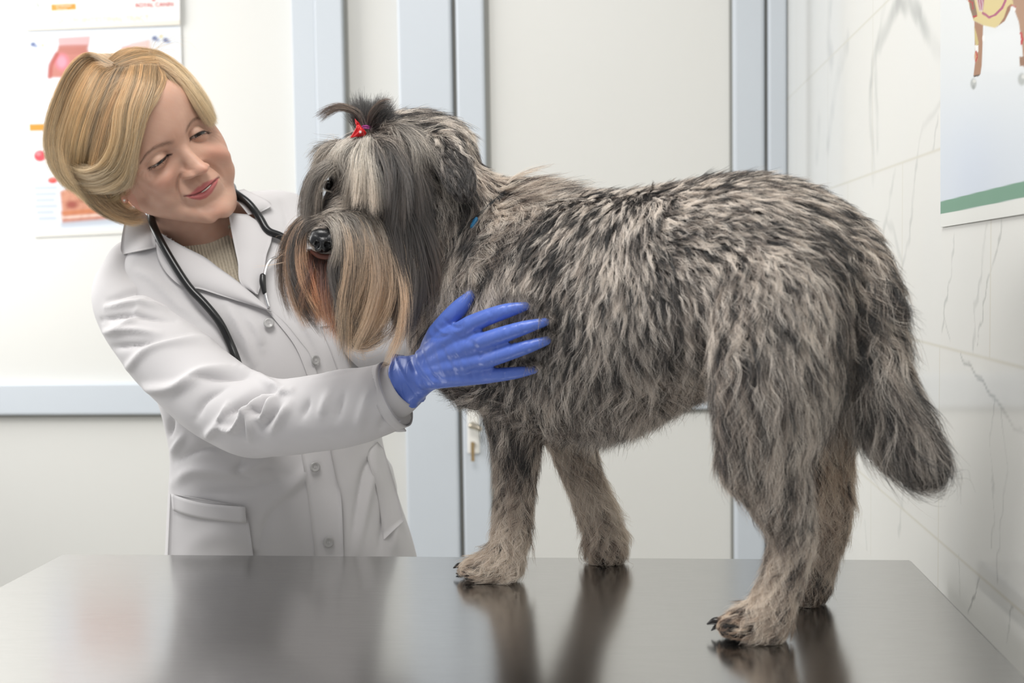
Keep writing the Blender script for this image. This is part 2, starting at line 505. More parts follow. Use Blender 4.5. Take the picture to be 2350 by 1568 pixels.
# ------------------------------------------------------------------ printed wall charts
def text_obj(body, p, ux, uz, size, m, parent, name='lettering', align='CENTER'):
    cu = bpy.data.curves.new(name, 'FONT'); cu.body = body; cu.size = size; cu.align_x = align; cu.extrude = 0.0001
    o = bpy.data.objects.new(name, cu)
    ux = Vector(ux).normalized(); n = ux.cross(Vector(uz)).normalized(); uz = n.cross(ux)
    COL.objects.link(o)
    o.matrix_world = Matrix(((ux.x, uz.x, n.x, p[0]), (ux.y, uz.y, n.y, p[1]), (ux.z, uz.z, n.z, p[2]), (0, 0, 0, 1)))
    cu.materials.append(m)
    bpy.context.view_layer.update()
    dg = bpy.context.evaluated_depsgraph_get()
    me = bpy.data.meshes.new_from_object(o.evaluated_get(dg))
    mw = o.matrix_world.copy(); bpy.data.objects.remove(o)
    me.transform(mw)
    r = bpy.data.objects.new(name, me)
    link(r, parent)
    return r

def sheet(name, corner_px, top_px, at_fn, normal_off, nu, nv, paint, m, parent=None):
    """thin printed sheet whose drawing is set out between its four corners"""
    tl, tr, br, bl = [np.asarray(at_fn(*c)) for c in corner_px]
    u, w = np.meshgrid(np.linspace(0, 1, nu), np.linspace(0, 1, nv), indexing='ij')
    u, w = u.ravel()[:, None], w.ravel()[:, None]
    v = (tl * (1 - u) + tr * u) * (1 - w) + (bl * (1 - u) + br * u) * w
    q = pixv(v)
    pt = paint(q); pt.c = pt.c * 0.82
    n = np.asarray(normal_off)
    vv = np.vstack([v, v - n]); N = nu * nv
    F = grid_faces(nu, nv); F = [f[::-1] for f in F] + [tuple(N + i for i in f) for f in F]
    rim = [i * nv for i in range(nu)] + [(nu - 1) * nv + j for j in range(1, nv)] + [i * nv + nv - 1 for i in range(nu - 2, -1, -1)] + [j for j in range(nv - 2, 0, -1)]
    for a, b in zip(rim, rim[1:] + rim[:1]): F.append((a, b, N + b, N + a))
    return mesh_obj(name, vv, F, m, parent, smooth=False, col=np.vstack([pt.c, pt.c]))

def chart_paint(q):
    pt = Paint(q, '#fbfbf9')
    pt.poly([(58, 70), (412, 57), (420, 300), (66, 312)], '#eaf0f7', 4, .9)
    pt.poly([(72, 415), (420, 405), (428, 525), (78, 530)], '#e3eaf4', 8, .9)
    pt.poly([(134, 88), (206, 84), (204, 100), (200, 112), (216, 150), (240, 180), (112, 178), (112, 160), (118, 140), (130, 118), (136, 104)], '#c98478', 4)
    pt.poly([(134, 88), (206, 84), (202, 104), (136, 106)], '#e3bfc2', 4, .8)
    for k in range(4): pt.line([(134, 106 + k * 5), (165, 104 + k * 6), (202, 104 + k * 5)], '#b06a5c', .6, 2, .6)
    pt.ell(142, 142, 17, 20, '#dd8690', .3); pt.ell(142, 142, 10, 13, '#e6a0b0', .4)
    pt.line([(114, 176), (116, 150), (130, 125)], '#b5564c', 3, 5, .8)
    pt.poly([(280, 108), (340, 94), (352, 160), (260, 160)], '#d9a79f', 5)
    pt.poly([(300, 100), (345, 92), (345, 110), (300, 115)], '#eacbc6', 5)
    for a, b in ((76, 102), (355, 88), (380, 92)):
        pt.ell(a, b, 6, 5, '#5b6c9c', .6); pt.ell(a + 6, b + 4, 5, 3, '#8d99bd', .6)
    pt.ell(98, 104, 4, 4, '#e2d8a8', .6); pt.ell(370, 84, 4, 4, '#e2d8a8', .6)
    for k in range(9): pt.line([(72, 114 + 6 * k), (98, 113 + 6 * k)], '#c6d0de', .5, 1.6, .8)
    pt.poly([(65, 285), (110, 284), (110, 300), (66, 301)], '#dd9a35', 2)
    pt.ell(92, 358, 14, 13, '#d9505c', .2); pt.ell(88, 353, 6, 5, '#ee8a92', .5)
    pt.ell(121, 414, 11, 7, '#de5350', .25); pt.ell(118, 411, 5, 3, '#ee8478', .5)
    pt.line([(88, 384), (112, 384)], '#c9ced6', 1, 3, .7); pt.line([(90, 391), (120, 390)], '#d5d9df', 1, 3, .7)
    for k, (a, b) in enumerate(((82, 128), (84, 126), (86, 122), (84, 128), (88, 120), (92, 126))): pt.line([(a, 432 + 14 * k), (b, 431 + 14 * k)], '#c3cde0', 2, 4, .7)
    pt.poly([(138, 440), (160, 430), (300, 418), (305, 500), (145, 512)], '#d79a7f', 4)
    pt.poly([(140, 486), (305, 470), (305, 482), (141, 494)], '#cf7f52', 4, .9)
    pt.poly([(141, 498), (305, 486), (305, 498), (144, 513)], '#c98872', 3, .9)
    pt.line([(142, 500), (305, 488)], '#edd2c4', 1.5, 3, .9)
    pt.ell(165, 470, 14, 9, '#a5574a', .6); pt.ell(195, 460, 18, 5, '#b76f58', .7)
    n = vnoise(np.c_[q, np.zeros(len(q))] * [1, 2.5, 1], .16, 8)
    pt.mix(.35 * np.clip(n, 0, 1) * inside(q, np.array([(138, 440), (160, 430), (300, 418), (305, 500), (145, 512)])), '#a85f4b')
    pt.line([(146, 516), (300, 504)], '#b9c2cf', 2, 9, .7)
    pt.line([(78, 540), (425, 527)], '#eceae2', 3, 5, .8)
    return pt

def header_paint(q):
    pt = Paint(q, '#fcfbf8')
    pt.line([(50, 66), (414, 53)], '#efe9dc', 4, 6, .9)
    pt.poly([(117, 10), (174, 8), (175, 22), (118, 25)], '#dda03f', 1.2)
    pt.ell(85, 8, 6, 6, '#cfd2cf', .5); pt.ell(88, 14, 4, 4, '#bfc4bf', .6)
    return pt


Mprint = mat_attr('print_paper', rough=0.45, spec=0.3)
YP = YB - 0.004
ch = sheet('wall_chart', [(53, -95), (410, -108), (427, 530), (78, 545)], None, lambda a, b: P(a, b, YP), (0, -0.003, 0), 240, 400, chart_paint, Mprint)
ch.data.transform(Matrix.Identity(4))
tag(ch, 'anatomy wall chart of a digestive tract on white panel behind the woman', 'poster')
hd = sheet('header_strip', [(50, -98), (411, -111), (413, 57), (56, 70)], None, lambda a, b: P(a, b, YP - 0.006), (0, -0.002, 0), 200, 90, header_paint, Mprint, ch)
hd['label'] = 'white header strip with orange tab'
Mred = mat('red_ink', '#cf4a4a', 0.5); Mbeige = mat('beige_ink', '#eadfc8', 0.5); Mwhite = mat('white_ink', '#f6ead2', 0.5)
ux = (P(400, 40, YP) - P(60, 52, YP))
def T(s, px, py, hpx, m, al='CENTER'): text_obj(s, P(px, py, YP - 0.0075), ux, (0, 0, 1), hpx * mpp(YP) * 1.38, m, hd, align=al)
T('ROYAL CANIN', 354, 15.5, 10, Mred); T('♛', 352, 2, 12, Mred)
T('GASTROINTESTINAL TRACT', 232, 50, 13, Mbeige)
T('VETERINARY', 146, 16, 5, Mwhite); T('PRACTICE', 142, 23, 4, Mwhite)

def dog_chart_paint(q):
    pt = Paint(q, '#e9ecec')
    yy = q[:, 1]; g = np.clip((yy - 0) / 460, 0, 1)
    pt.mix(.75 * smooth_step(g, .1, .9), '#dbe4ef')
    pt.mix(.35 * np.exp(-((q[:, 0] - 2230) / 60) ** 2) * smooth_step(g, .4, .9), '#cfdaee')
    xr = (q[:, 0] - 2158) / 192
    pt.poly([(2158, 463), (2250, 440), (2480, 384), (2480, 426), (2250, 474), (2158, 492)], '#79a38c', 1.0)
    pt.poly([(2157, 492), (2250, 474), (2480, 427), (2480, 470), (2158, 525)], '#eeefea', 1.0)
    pt.poly([(2255, 160), (2300, 168), (2350, 150), (2350, 60), (2260, 80)], '#eef1f2', 10, .6)
    pt.poly([(2209, -100), (2232, -150), (2290, -165), (2380, -190), (2440, -170), (2455, -90), (2420, -20), (2380, 10), (2219, 0)], '#a97f63', 3)
    pt.poly([(2212, -60), (2190, -150), (2176, -200), (2163, -215), (2164, -235), (2185, -265), (2206, -240), (2216, -190), (2250, -120)], '#a97f63', 3)
    pt.poly([(2198, -255), (2214, -230), (2212, -190), (2202, -200)], '#86604a', 2)
    # a mammal seen from the side, cut open: legs, trunk, belly fat, vessels
    pt.poly([(2222, -90), (2300, -120), (2400, -100), (2380, 10), (2322, 12), (2305, 48), (2283, 64), (2256, 58), (2234, 47), (2226, 18), (2219, -10)], '#dccb92', 1.2)
    pt.poly([(2221, -20), (2232, -20), (2243, 34), (2234, 43), (2226, 20)], '#8a6f59', 1.2)
    pt.poly([(2238, -30), (2262, -30), (2256, 24), (2248, 24)], '#b06a80', 1.2)
    for k in range(3): pt.line([(2240 + 6 * k, -20), (2243 + 6 * k, 10), (2248 + 3 * k, 26)], '#dccfcf', .5, 1, .8)
    pt.line([(2256, 30), (2270, 40), (2284, 34), (2300, 18), (2308, 0)], '#b0597c', 2.2, 1)
    pt.poly([(2321, 8), (2318, 24), (2306, 48), (2285, 64), (2292, 58), (2304, 40), (2312, 16)], '#9c6f56', 1.2)
    pt.poly([(2236, 48), (2256, 58), (2255, 100), (2253, 150), (2250, 170), (2243, 176), (2234, 174), (2238, 140), (2237, 100)], '#a97f63', 1.2)
    pt.poly([(2236, 60), (2242, 80), (2246, 100), (2240, 108), (2237, 90)], '#cdbb7e', 1.0)
    pt.poly([(2237, 104), (2245, 104), (2245, 120), (2238, 118)], '#f5f5f2', 1.0); pt.ell(2257, 88, 3, 7, '#f5f5f2', .3)
    pt.ell(2240, 130, 4, 12, '#cf9a72', .3); pt.line([(2240, 118), (2243, 130), (2239, 141)], '#b8333a', 1, .8)
    pt.line([(2223, 2), (2232, 6), (2233, 20)], '#b8333a', 1, .8); pt.line([(2234, 38), (2241, 37)], '#b8333a', 1.5, .8)
    pt.poly([(2234, 174), (2250, 170), (2246, 175), (2235, 177)], '#4a403a', .8)
    pt.ell(2234, 192, 7, 12, '#b9bdbb', .35); pt.ell(2236, 186, 4, 4, '#dfe0db', .4); pt.ell(2234, 200, 3, 5, '#a2a6a5', .5)
    pt.poly([(2322, -10), (2400, -20), (2400, 60), (2372, 150), (2350, 155), (2345, 100), (2338, 50), (2327, 20)], '#b18d74', 1.2)
    pt.ell(2328, 20, 3, 6, '#f3f1ee', .3); pt.line([(2322, 12), (2330, 16)], '#b8333a', 1, .8)
    pt.line([(2343, 76), (2346, 90), (2344, 100)], '#c2343a', 2, 1)
    pt.poly([(2339, 130), (2370, 130), (2370, 150), (2341, 152)], '#9a755d', 1.0); pt.ell(2345, 182, 9, 14, '#b9bdbb', .35); pt.ell(2349, 176, 5, 5, '#e2e3df', .4)
    return pt
XP = XW - 0.003
dc = sheet('wall_poster', [(2158, -330), (2480, -500), (2480, 470), (2158, 522)], None, lambda a, b: on_wall_x(a, b, XP), (-0.002, 0, 0), 160, 400, dog_chart_paint, Mprint)
tag(dc, 'animal anatomy poster with a green stripe along the bottom on the marble tiled wall', 'poster')

# ------------------------------------------------------------------ steel examination table
def steel():
    m, nt, b = new_mat('brushed_steel'); L = nt.links; N = nt.nodes
    b.inputs['Metallic'].default_value = 1.0
    tc = N.new('ShaderNodeTexCoord'); mp = N.new('ShaderNodeMapping'); mp.inputs['Scale'].default_value = (1.2, 14, 14)
    n1 = N.new('ShaderNodeTexNoise'); n1.inputs['Scale'].default_value = 30; n1.inputs['Detail'].default_value = 6
    n2 = N.new('ShaderNodeTexNoise'); n2.inputs['Scale'].default_value = 4; n2.inputs['Detail'].default_value = 5
    L.new(tc.outputs['Object'], mp.inputs[0]); L.new(mp.outputs[0], n1.inputs['Vector']); L.new(tc.outputs['Object'], n2.inputs['Vector'])
    r1 = N.new('ShaderNodeMapRange'); r1.inputs['To Min'].default_value = 0.15; r1.inputs['To Max'].default_value = 0.22
    L.new(n2.outputs['Fac'], r1.inputs['Value']); L.new(r1.outputs[0], b.inputs['Roughness'])
    cr = N.new('ShaderNodeMixRGB'); cr.inputs[1].default_value = (0.47, 0.467, 0.462, 1); cr.inputs[2].default_value = (0.57, 0.566, 0.56, 1)
    L.new(n1.outputs['Fac'], cr.inputs[0]); L.new(cr.outputs[0], b.inputs['Base Color'])
    bp = N.new('ShaderNodeBump'); bp.inputs['Strength'].default_value = 0.012; bp.inputs['Distance'].default_value = 0.0003
    L.new(n1.outputs['Fac'], bp.inputs['Height']); L.new(bp.outputs[0], b.inputs['Normal'])
    return m
M_steel = steel()
tl, tr = on_table(140, 1272), on_table(2090, 1283)
TX0, TX1, TYF = tl[0], tr[0], (tl[1] + tr[1]) / 2
TYN = TYF - 0.66
table = empty('exam_table', ((TX0 + TX1) / 2, (TYF + TYN) / 2, 0), 'brushed stainless steel examination table the dog stands on', 'table')
box_obj('table_top', (TX0, TX1, TYN, TYF, TABLE_Z - 0.035, TABLE_Z), M_steel, table, 0.004)
for x in (TX0 + 0.06, TX1 - 0.10):
    for y in (TYN + 0.06, TYF - 0.10):
        box_obj('leg', (x, x + .04, y, y + .04, 0.0, TABLE_Z - 0.036), M_steel, table, 0.004)
box_obj('stretcher', (TX0 + .06, TX1 - .06, (TYN + TYF) / 2 - .02, (TYN + TYF) / 2 + .02, TABLE_Z - .11, TABLE_Z - .036), M_steel, table, 0.003)

# ------------------------------------------------------------------ light
w = bpy.data.worlds.new('world'); SC.world = w; w.use_nodes = True
bg = w.node_tree.nodes['Background']; bg.inputs[0].default_value = (0.975, 0.98, 1.0, 1); bg.inputs[1].default_value = 0.46
def area(name, loc, target, sx, sy, power, col=(1, 1, 1)):
    d = bpy.data.lights.new(name, 'AREA'); d.shape = 'RECTANGLE'; d.size = sx; d.size_y = sy; d.energy = power; d.color = col
    o = bpy.data.objects.new(name, d); COL.objects.link(o); o.location = loc
    o.rotation_euler = (Vector(target) - Vector(loc)).to_track_quat('-Z', 'Y').to_euler()
    return o
area('window_light', (-2.1, 2.1, 1.9), (0.0, 1.5, 1.15), 1.4, 1.4, 42, (1.0, 0.985, 0.96))
area('ceiling_light', (-0.45, 0.75, 2.68), (0.0, 1.4, 1.0), 1.1, 0.55, 27, (1.0, 0.975, 0.94))
SC.view_settings.view_transform = 'Standard'; SC.view_settings.look = 'None'
SC.view_settings.exposure = 0.0; SC.view_settings.gamma = 1.0
SC.cycles.max_bounces = 5; SC.cycles.diffuse_bounces = 3; SC.cycles.glossy_bounces = 3; SC.cycles.transmission_bounces = 3; SC.cycles.transparent_max_bounces = 4
SC.cycles.use_adaptive_sampling = True; SC.cycles.adaptive_threshold = 0.045
SC.cycles.use_denoising = True

# ================================================================== the dog: body
def N3(px, py, Y, r):
    """chain node: image place, depth, radius in photo pixels"""
    return (*P(px, py, Y), r * mpp(Y))

def dog_body():
    S = []
    # trunk: elliptical sections (x, top, bottom, depth, half width m)
    sec = [(985, 650, 800, 1.480, .035), (1030, 590, 850, 1.468, .070), (1100, 505, 915, 1.452, .097), (1200, 445, 965, 1.425, .112), (1330, 445, 992, 1.385, .118),
           (1450, 448, 965, 1.350, .114), (1570, 430, 908, 1.315, .110), (1690, 412, 860, 1.280, .110), (1790, 418, 850, 1.250, .110), (1890, 470, 830, 1.220, .100),
           (1955, 540, 790, 1.200, .075), (1985, 610, 730, 1.192, .035)]
    a = catmull(np.array(sec, float), 45)
    ctr = np.array([P(x, (t + b) / 2, y) for x, t, b, y, hw in a])
    t_, _, _ = frames(ctr)
    rings = []
    th = np.linspace(0, 2 * np.pi, 40, endpoint=False)
    for (x, tp, bt, y, hw), c, tt in zip(a, ctr, t_):
        hh = (bt - tp) / 2 * mpp(y)
        side = np.cross(tt, [0, 0, 1.0]); side /= np.linalg.norm(side)
        ct, sn = np.cos(th), np.sin(th)
        e = 0.86
        rings.append(c + (np.sign(ct) * np.abs(ct) ** e * hw)[:, None] * side + (np.sign(sn) * np.abs(sn) ** e * hh)[:, None] * np.array([0, 0, 1.0]))
    S.append(loft(rings))
    ch = lambda *n: S.append(capsule_chain(np.array([N3(*k) for k in n]), 20))
    # neck and head
    ch((1160, 600, 1.42, 130), (1080, 540, 1.42, 128), (1010, 470, 1.425, 122), (950, 410, 1.425, 112))
    ch((1010, 640, 1.45, 110), (960, 560, 1.43, 105))
    ch((1000, 365, 1.42, 92), (940, 360, 1.415, 100), (880, 385, 1.405, 100), (840, 410, 1.395, 85))   # skull
    ch((860, 420, 1.39, 92), (810, 480, 1.365, 72), (775, 525, 1.345, 58), (748, 548, 1.33, 42))       # muzzle
    ch((905, 480, 1.395, 90), (850, 560, 1.37, 62), (790, 585, 1.345, 42))                             # jaw
    ch((1085, 495, 1.42, 92), (1150, 497, 1.425, 84), (1230, 505, 1.415, 74), (1300, 520, 1.40, 70))
    # shoulders and thighs
    ch((1150, 640, 1.385, 100), (1140, 760, 1.385, 100), (1170, 880, 1.40, 82), (1190, 960, 1.41, 66))
    ch((1260, 700, 1.49, 100), (1280, 880, 1.49, 75), (1300, 980, 1.49, 55))
    ch((1760, 560, 1.205, 110), (1785, 690, 1.175, 140), (1785, 830, 1.168, 142), (1765, 950, 1.165, 120), (1740, 1050, 1.165, 84))
    ch((1900, 640, 1.29, 100), (1890, 850, 1.30, 120), (1880, 980, 1.30, 80))
    # near fore leg
    yn = on_table(1130, 1333)[1]
    ch((1190, 940, 1.41, 62), (1186, 1050, 1.415, 46), (1180, 1150, 1.42, 40), (1172, 1240, yn + .005, 38), (1155, 1300, yn, 40))
    ch((1155, 1295, yn + .004, 36), (1120, 1308, yn - .006, 30), (1080, 1314, yn - .01, 22))
    # far fore leg
    yf = on_table(1390, 1292)[1]
    ch((1300, 960, 1.49, 55), (1325, 1060, yf + .005, 42), (1360, 1150, yf + .005, 38), (1388, 1230, yf + .004, 40), (1390, 1272, yf, 38))
    # near hind leg
    yh = on_table(1740, 1470)[1]
    ch((1745, 1040, 1.165, 82), (1790, 1140, 1.170, 62), (1818, 1215, yh - .006, 48), (1805, 1300, yh - .005, 42), (1775, 1390, yh - .003, 45), (1765, 1435, yh, 46))
    ch((1770, 1430, yh + .002, 42), (1720, 1440, yh - .006, 38), (1670, 1446, yh - .01, 24))
    # far hind leg
    yk = on_table(1855, 1385)[1]
    ch((1880, 960, 1.30, 72), (1895, 1080, 1.305, 52), (1905, 1165, 1.31, 46), (1885, 1260, yk, 40), (1865, 1330, yk - .002, 40), (1850, 1362, yk - .003, 40))
    def planted(px, py, r, back=0.0):
        b = on_table(px, py); b = b + np.array([0, back, r * mpp(b[1])]); return (*b, r * mpp(b[1]))
    for pts in (((1165, 1330, 38), (1120, 1332, 34), (1075, 1330, 24)), ((1385, 1292, 40), (1395, 1294, 40)),
                ((1770, 1466, 44), (1720, 1472, 42), (1670, 1462, 27)), ((1850, 1386, 40), (1868, 1386, 38))):
        S.append(capsule_chain(np.array([planted(*k) for k in pts]), 20))
    # tail
    ch((1950, 590, 1.205, 58), (1992, 660, 1.20, 62), (2002, 770, 1.195, 64), (2012, 880, 1.19, 66), (2060, 985, 1.185, 64), (2115, 1060, 1.18, 44))
    # hanging ear
    e = [(985, 318, 1.380, 24), (1016, 340, 1.352, 32), (1044, 385, 1.333, 37), (1060, 430, 1.327, 33), (1066, 466, 1.328, 16)]
    pts = np.array([N3(*k) for k in e]); a = catmull(pts, 22)
    t_, n_, b_ = frames(a[:, :3])
    view = np.array([ray(*pix(p)) for p in a[:, :3]])
    rr = []
    for p, r, tt, vw in zip(a[:, :3], a[:, 3], t_, view):
        s = np.cross(tt, vw); s /= np.linalg.norm(s); n = np.cross(s, tt)
        rr.append(p + 1.25 * r * np.cos(th)[:, None] * s + 0.0075 * np.sin(th)[:, None] * n)
    S.append(loft(rr))
    return union(S, 0.006, 8, 0.5)

dogV, dogF = dog_body()
zc = dogV[:, 2] < TABLE_Z + 0.004
dogV[zc, 2] = np.maximum(dogV[zc, 2], TABLE_Z + 0.002)
dogT = bvh(dogV, dogF)
dog = empty('dog', (*P(1450, 900, 1.35)[:2], TABLE_Z), 'shaggy salt-and-pepper bearded dog with a topknot standing on the steel table', 'dog')
M_skin_d = mat('dog_undercoat', '#2f2b29', 0.8, spec=0.1)
dog_o = mesh_obj('body', dogV, dogF, M_skin_d, dog)
print('dog verts', len(dogV))

# ================================================================== the dog: coat
# the vet's hand on the chest, in photo pixels (used to flatten the coat under it)
HAND_POLY = np.array([(940, 830), (985, 770), (1015, 725), (1052, 690), (1070, 700), (1062, 730), (1045, 750), (1085, 738), (1140, 714), (1185, 704), (1190, 722), (1140, 748),
                      (1185, 745), (1228, 734), (1232, 752), (1180, 783), (1228, 776), (1234, 792), (1150, 836), (1205, 840), (1205, 862), (1100, 885), (1000, 900)])
#        px    py   ang  len  H  hang curl mean  con  warm tip
FUR = """
850 320 110 40 6 0 0 .62 .3 .15 0
915 285 15 70 10 0 3 .38 .5 .05 -.4
985 305 40 58 12 0 5 .44 .9 .12 -.7
950 290 25 58 12 0 5 .44 .9 .12 -.6
920 330 45 62 12 0 5 .36 .9 .08 -.2
970 350 55 60 12 0 5 .38 .9 .1 -.3
950 400 72 66 10 .1 5 .34 .9 .1 .1
975 440 85 70 9 .2 5 .30 .8 .1 .2
1050 330 60 45 8 0 3 .40 .8 .1 -.6
1090 375 70 40 8 0 3 .46 .7 .25 -.2
940 350 45 85 12 0 4 .38 .9 .08 .1
885 345 60 80 10 0 3 .36 .5 .05 .2
990 400 75 90 10 .2 5 .34 .9 .1 .2
935 440 82 120 9 .3 3 .30 .5 .15 .1
960 500 88 120 9 .3 3 .32 .5 .2 .1
900 400 75 90 9 .2 2 .32 .5 .15 .1
1008 345 55 30 2 0 0 .26 .15 0 0
1030 362 60 26 1.5 0 0 .22 .12 0 0
1050 385 66 24 1.5 0 0 .20 .12 0 0
1030 395 66 24 1.5 0 0 .20 .12 0 0
1062 410 75 22 1.5 0 0 .18 .10 0 0
1040 420 66 22 1.5 0 0 .18 .10 0 0
1078 430 85 18 1.5 0 0 .20 .10 0 0
1056 445 75 20 1.5 0 0 .16 .10 0 0
1068 465 85 14 1.5 0 0 .14 .10 0 0
1082 545 100 40 8.0 0 3.75 .06 .1 0 0
1095 400 85 60 8 0 3 .50 .3 .3 0
1100 470 90 70 9 .2 5 .50 .35 .25 0
1010 520 95 80 8 .2 6 0.48 0.55 .3 .1
800 470 160 28 4 0 1 .68 .3 .12 0
790 520 165 22 3 0 1 .6 .3 .2 0
760 500 170 22 3 0 1 .62 .3 .15 0
840 480 120 34 4 0 1 .64 .35 .15 0
870 485 100 40 5 .1 1 .56 .4 .15 0
775 480 165 26 4 0 1 .66 .3 .1 0
820 500 130 28 4 0 1 .64 .3 .15 0
760 415 120 20 2 0 0 .04 .1 .2 0
745 440 120 18 2 0 0 .04 .1 .2 0
758 455 120 18 2 0 0 .10 .1 .2 0
980 640 95 110 13.0 .2 15.0 0.6 0.6 .3 .2
1060 600 105 100 14.0 .2 15.0 0.6 0.65 .22 .3
1000 720 100 90 14.0 .2 15.0 0.58 0.55 .35 .2
960 700 95 80 14.0 .3 12.5 0.56 0.5 .35 .1
1150 480 30 80 14 0 12 .46 .4 .3 .1
1180 430 -5 85 22 0 6 .56 .4 .35 .1
1240 425 -8 55 20 0 4 .56 .4 .3 .1
1140 540 100 60 16.0 0 27.5 0.54 0.5 .25 .1
1100 660 110 100 14.0 .1 11.25 0.64 0.65 .22 .4
1160 640 105 90 13.0 .1 7.5 0.54 0.65 .15 .3
1210 560 105 39 7 0 4 .27 .45 .1 .1
1300 445 35 39 7 0 2 .36 .7 .15 -.5
1290 500 70 36 7 0 2 .33 .65 .1 -.3
1400 440 30 43 9 0 2 .25 .9 .2 -.8
1480 420 25 43 9 0 3 .25 .9 .2 -.8
1540 425 22 43 9 0 3 .25 .95 .2 -.8
1620 410 18 43 9 0 3 .25 .95 .2 -.8
1700 410 18 43 9 0 3 .25 .95 .2 -.8
1800 430 28 47 9 0 3 .25 .95 .2 -.8
1880 470 38 51 10 0 4 .25 .95 .2 -.7
1940 530 50 55 10 0 6 0.32 .8 .25 -.5
1970 590 62 80 12 0 9 .26 .7 .3 -.3
1360 530 82 47 8 0 3 .48 .6 .08 .4
1440 520 60 44 8 0 3 .42 .6 .08 .3
1260 640 98 47 8 0 4 .32 .5 .1 .3
1340 640 92 55 8 0 4 .46 .6 .06 .5
1450 620 62 47 8 0 4 .47 .55 .08 .4
1560 520 25 41 7 0 3 .48 .55 .12 .3
1560 600 35 47 8 0 4 .48 .5 .1 .4
1680 490 25 41 7 0 3 .47 .6 .15 .2
1700 560 40 44 7 0 4 .50 .5 .15 .3
1800 500 38 41 7 0 3 .46 .6 .15 .2
1860 540 48 47 8 0 4 .40 .7 .15 0
1900 600 58 55 9 0 5 0.18 .6 .1 0
1300 760 92 62 9 .1 5 .40 .55 .08 .4
1400 740 78 62 9 .1 5 .47 .55 .06 .5
1500 720 62 62 9 .1 6 .47 .55 .06 .5
1600 700 60 55 9 .1 7 .48 .5 .1 .4
1340 860 92 95 10 .2 6 .40 .5 .12 .5
1450 830 80 100 10 .2 7 .45 .5 .08 .5
1550 800 75 100 10 .2 9 .44 .5 .1 .5
1280 930 100 110 10 .6 7 .28 .4 .2 .3
1380 960 88 120 10 .8 7 .42 .5 .15 .4
1480 920 78 125 10 .8 7 .48 .5 .2 .4
1560 880 75 100 9 .7 8 .50 .45 .3 .3
1060 860 140 105 14 .4 6 .32 .5 .2 .3
1100 910 135 115 16 .5 6 .26 .45 .2 .3
1160 930 110 80 10 .5 6 .24 .4 .2 .2
1180 740 102 70 12.0 0 6.25 0.42 0.65 .1 .4
1190 840 100 70 8 .1 5 .32 .5 .12 .3
1700 640 60 55 10 0 12 .50 .45 .15 .3
1680 720 95 62 12 .1 16 .38 .5 .18 .3
1800 620 62 50 8 0 4 .45 .55 .12 .3
1800 720 78 59 9 .1 5 .46 .55 .1 .4
1870 680 68 59 9 .1 5 0.38 .55 .12 .3
1640 800 95 90 12 .2 18 .32 .5 .22 .3
1690 860 100 100 12 .2 16 .30 .5 .2 .3
1780 820 86 105 11 .2 6 .46 .55 .12 .5
1870 800 72 105 11 .2 6 0.62 .5 .15 .4
1690 960 95 120 12 .4 12 .30 .5 .25 .4
1790 950 84 125 12 .4 9 .44 .55 .15 .5
1870 930 80 120 12 .4 7 .48 .5 .15 .4
1930 640 75 100 12 .2 14 0.14 .6 .3 .2
1920 740 78 110 12 .3 14 0.15 .5 .25 .2
1690 1060 105 90 12 .3 10 .40 .45 .4 .4
1750 1080 98 100 10 .4 8 .36 .5 .2 .4
1810 1100 88 100 10 .3 8 .34 .5 .15 .3
1770 1160 104 84 10 .2 12 .56 .45 .35 .4
1840 1180 90 80 8 .2 9 .38 .5 .2 .3
1780 1260 112 75 10 .1 14 .74 .35 .42 .3
1840 1270 100 65 9 .1 11 .52 .4 .3 .3
1760 1340 115 70 10 .1 15 .78 .3 .45 .2
1810 1370 100 58 9 .1 11 .68 .35 .4 .2
1760 1430 120 48 8 .1 8 .66 .4 .42 .1
1700 1450 165 26 4 0 3 .36 .4 .8 0
1660 1450 175 18 3 0 2 .28 .3 .9 0
1195 980 92 80 9 .3 5 .22 .4 .25 .2
1200 1060 90 65 8 .2 7 .36 .45 .35 .3
1180 1110 95 58 8 .1 9 .60 .4 .4 .3
1200 1170 90 58 10 .1 13 .66 .35 .4 .3
1165 1190 100 60 10 .1 14 .80 .3 .42 .2
1175 1250 98 60 10 .1 14 .82 .3 .45 .2
1140 1305 140 40 7 0 7 .76 .35 .5 .1
1085 1318 172 24 4 0 3 .60 .4 .6 0
1320 1050 78 66 9 .1 10 .66 .3 .35 .2
1350 1130 78 66 11 .1 14 .70 .3 .36 .2
1390 1210 80 62 11 .1 14 .70 .3 .4 .2
1390 1270 85 40 7 .1 8 .38 .4 .6 .1
1905 1060 85 80 9 .2 8 .48 .35 .8 .2
1930 1130 95 70 10 .1 12 .66 .3 .55 .2
1900 1240 105 68 10 .1 13 .68 .3 .45 .2
1870 1330 100 50 7 .1 9 .50 .4 .5 .2
1865 1375 95 35 6 0 6 .36 .4 .6 .1
2000 640 58 109 18 .1 20 0.2 .6 .25 .2
2025 720 58 120 18 .1 20 .26 .6 .2 .3
2000 760 88 126 18 .2 16 .30 .5 .2 .3
2030 850 68 138 18 .2 8 .34 .6 .1 .5
1995 880 92 130 16 .4 8 .40 .5 .15 .4
2050 960 62 143 20 .2 6 .36 .6 .06 .5
2020 960 85 161 20 .4 6 .40 .5 .1 .4
2095 1030 58 120 19 .1 5 .32 .6 .05 .4
2090 1060 80 126 19 .2 5 .28 .5 .05 .4
2110 1070 65 103 13 .1 5 .24 .5 .05 .3
"""
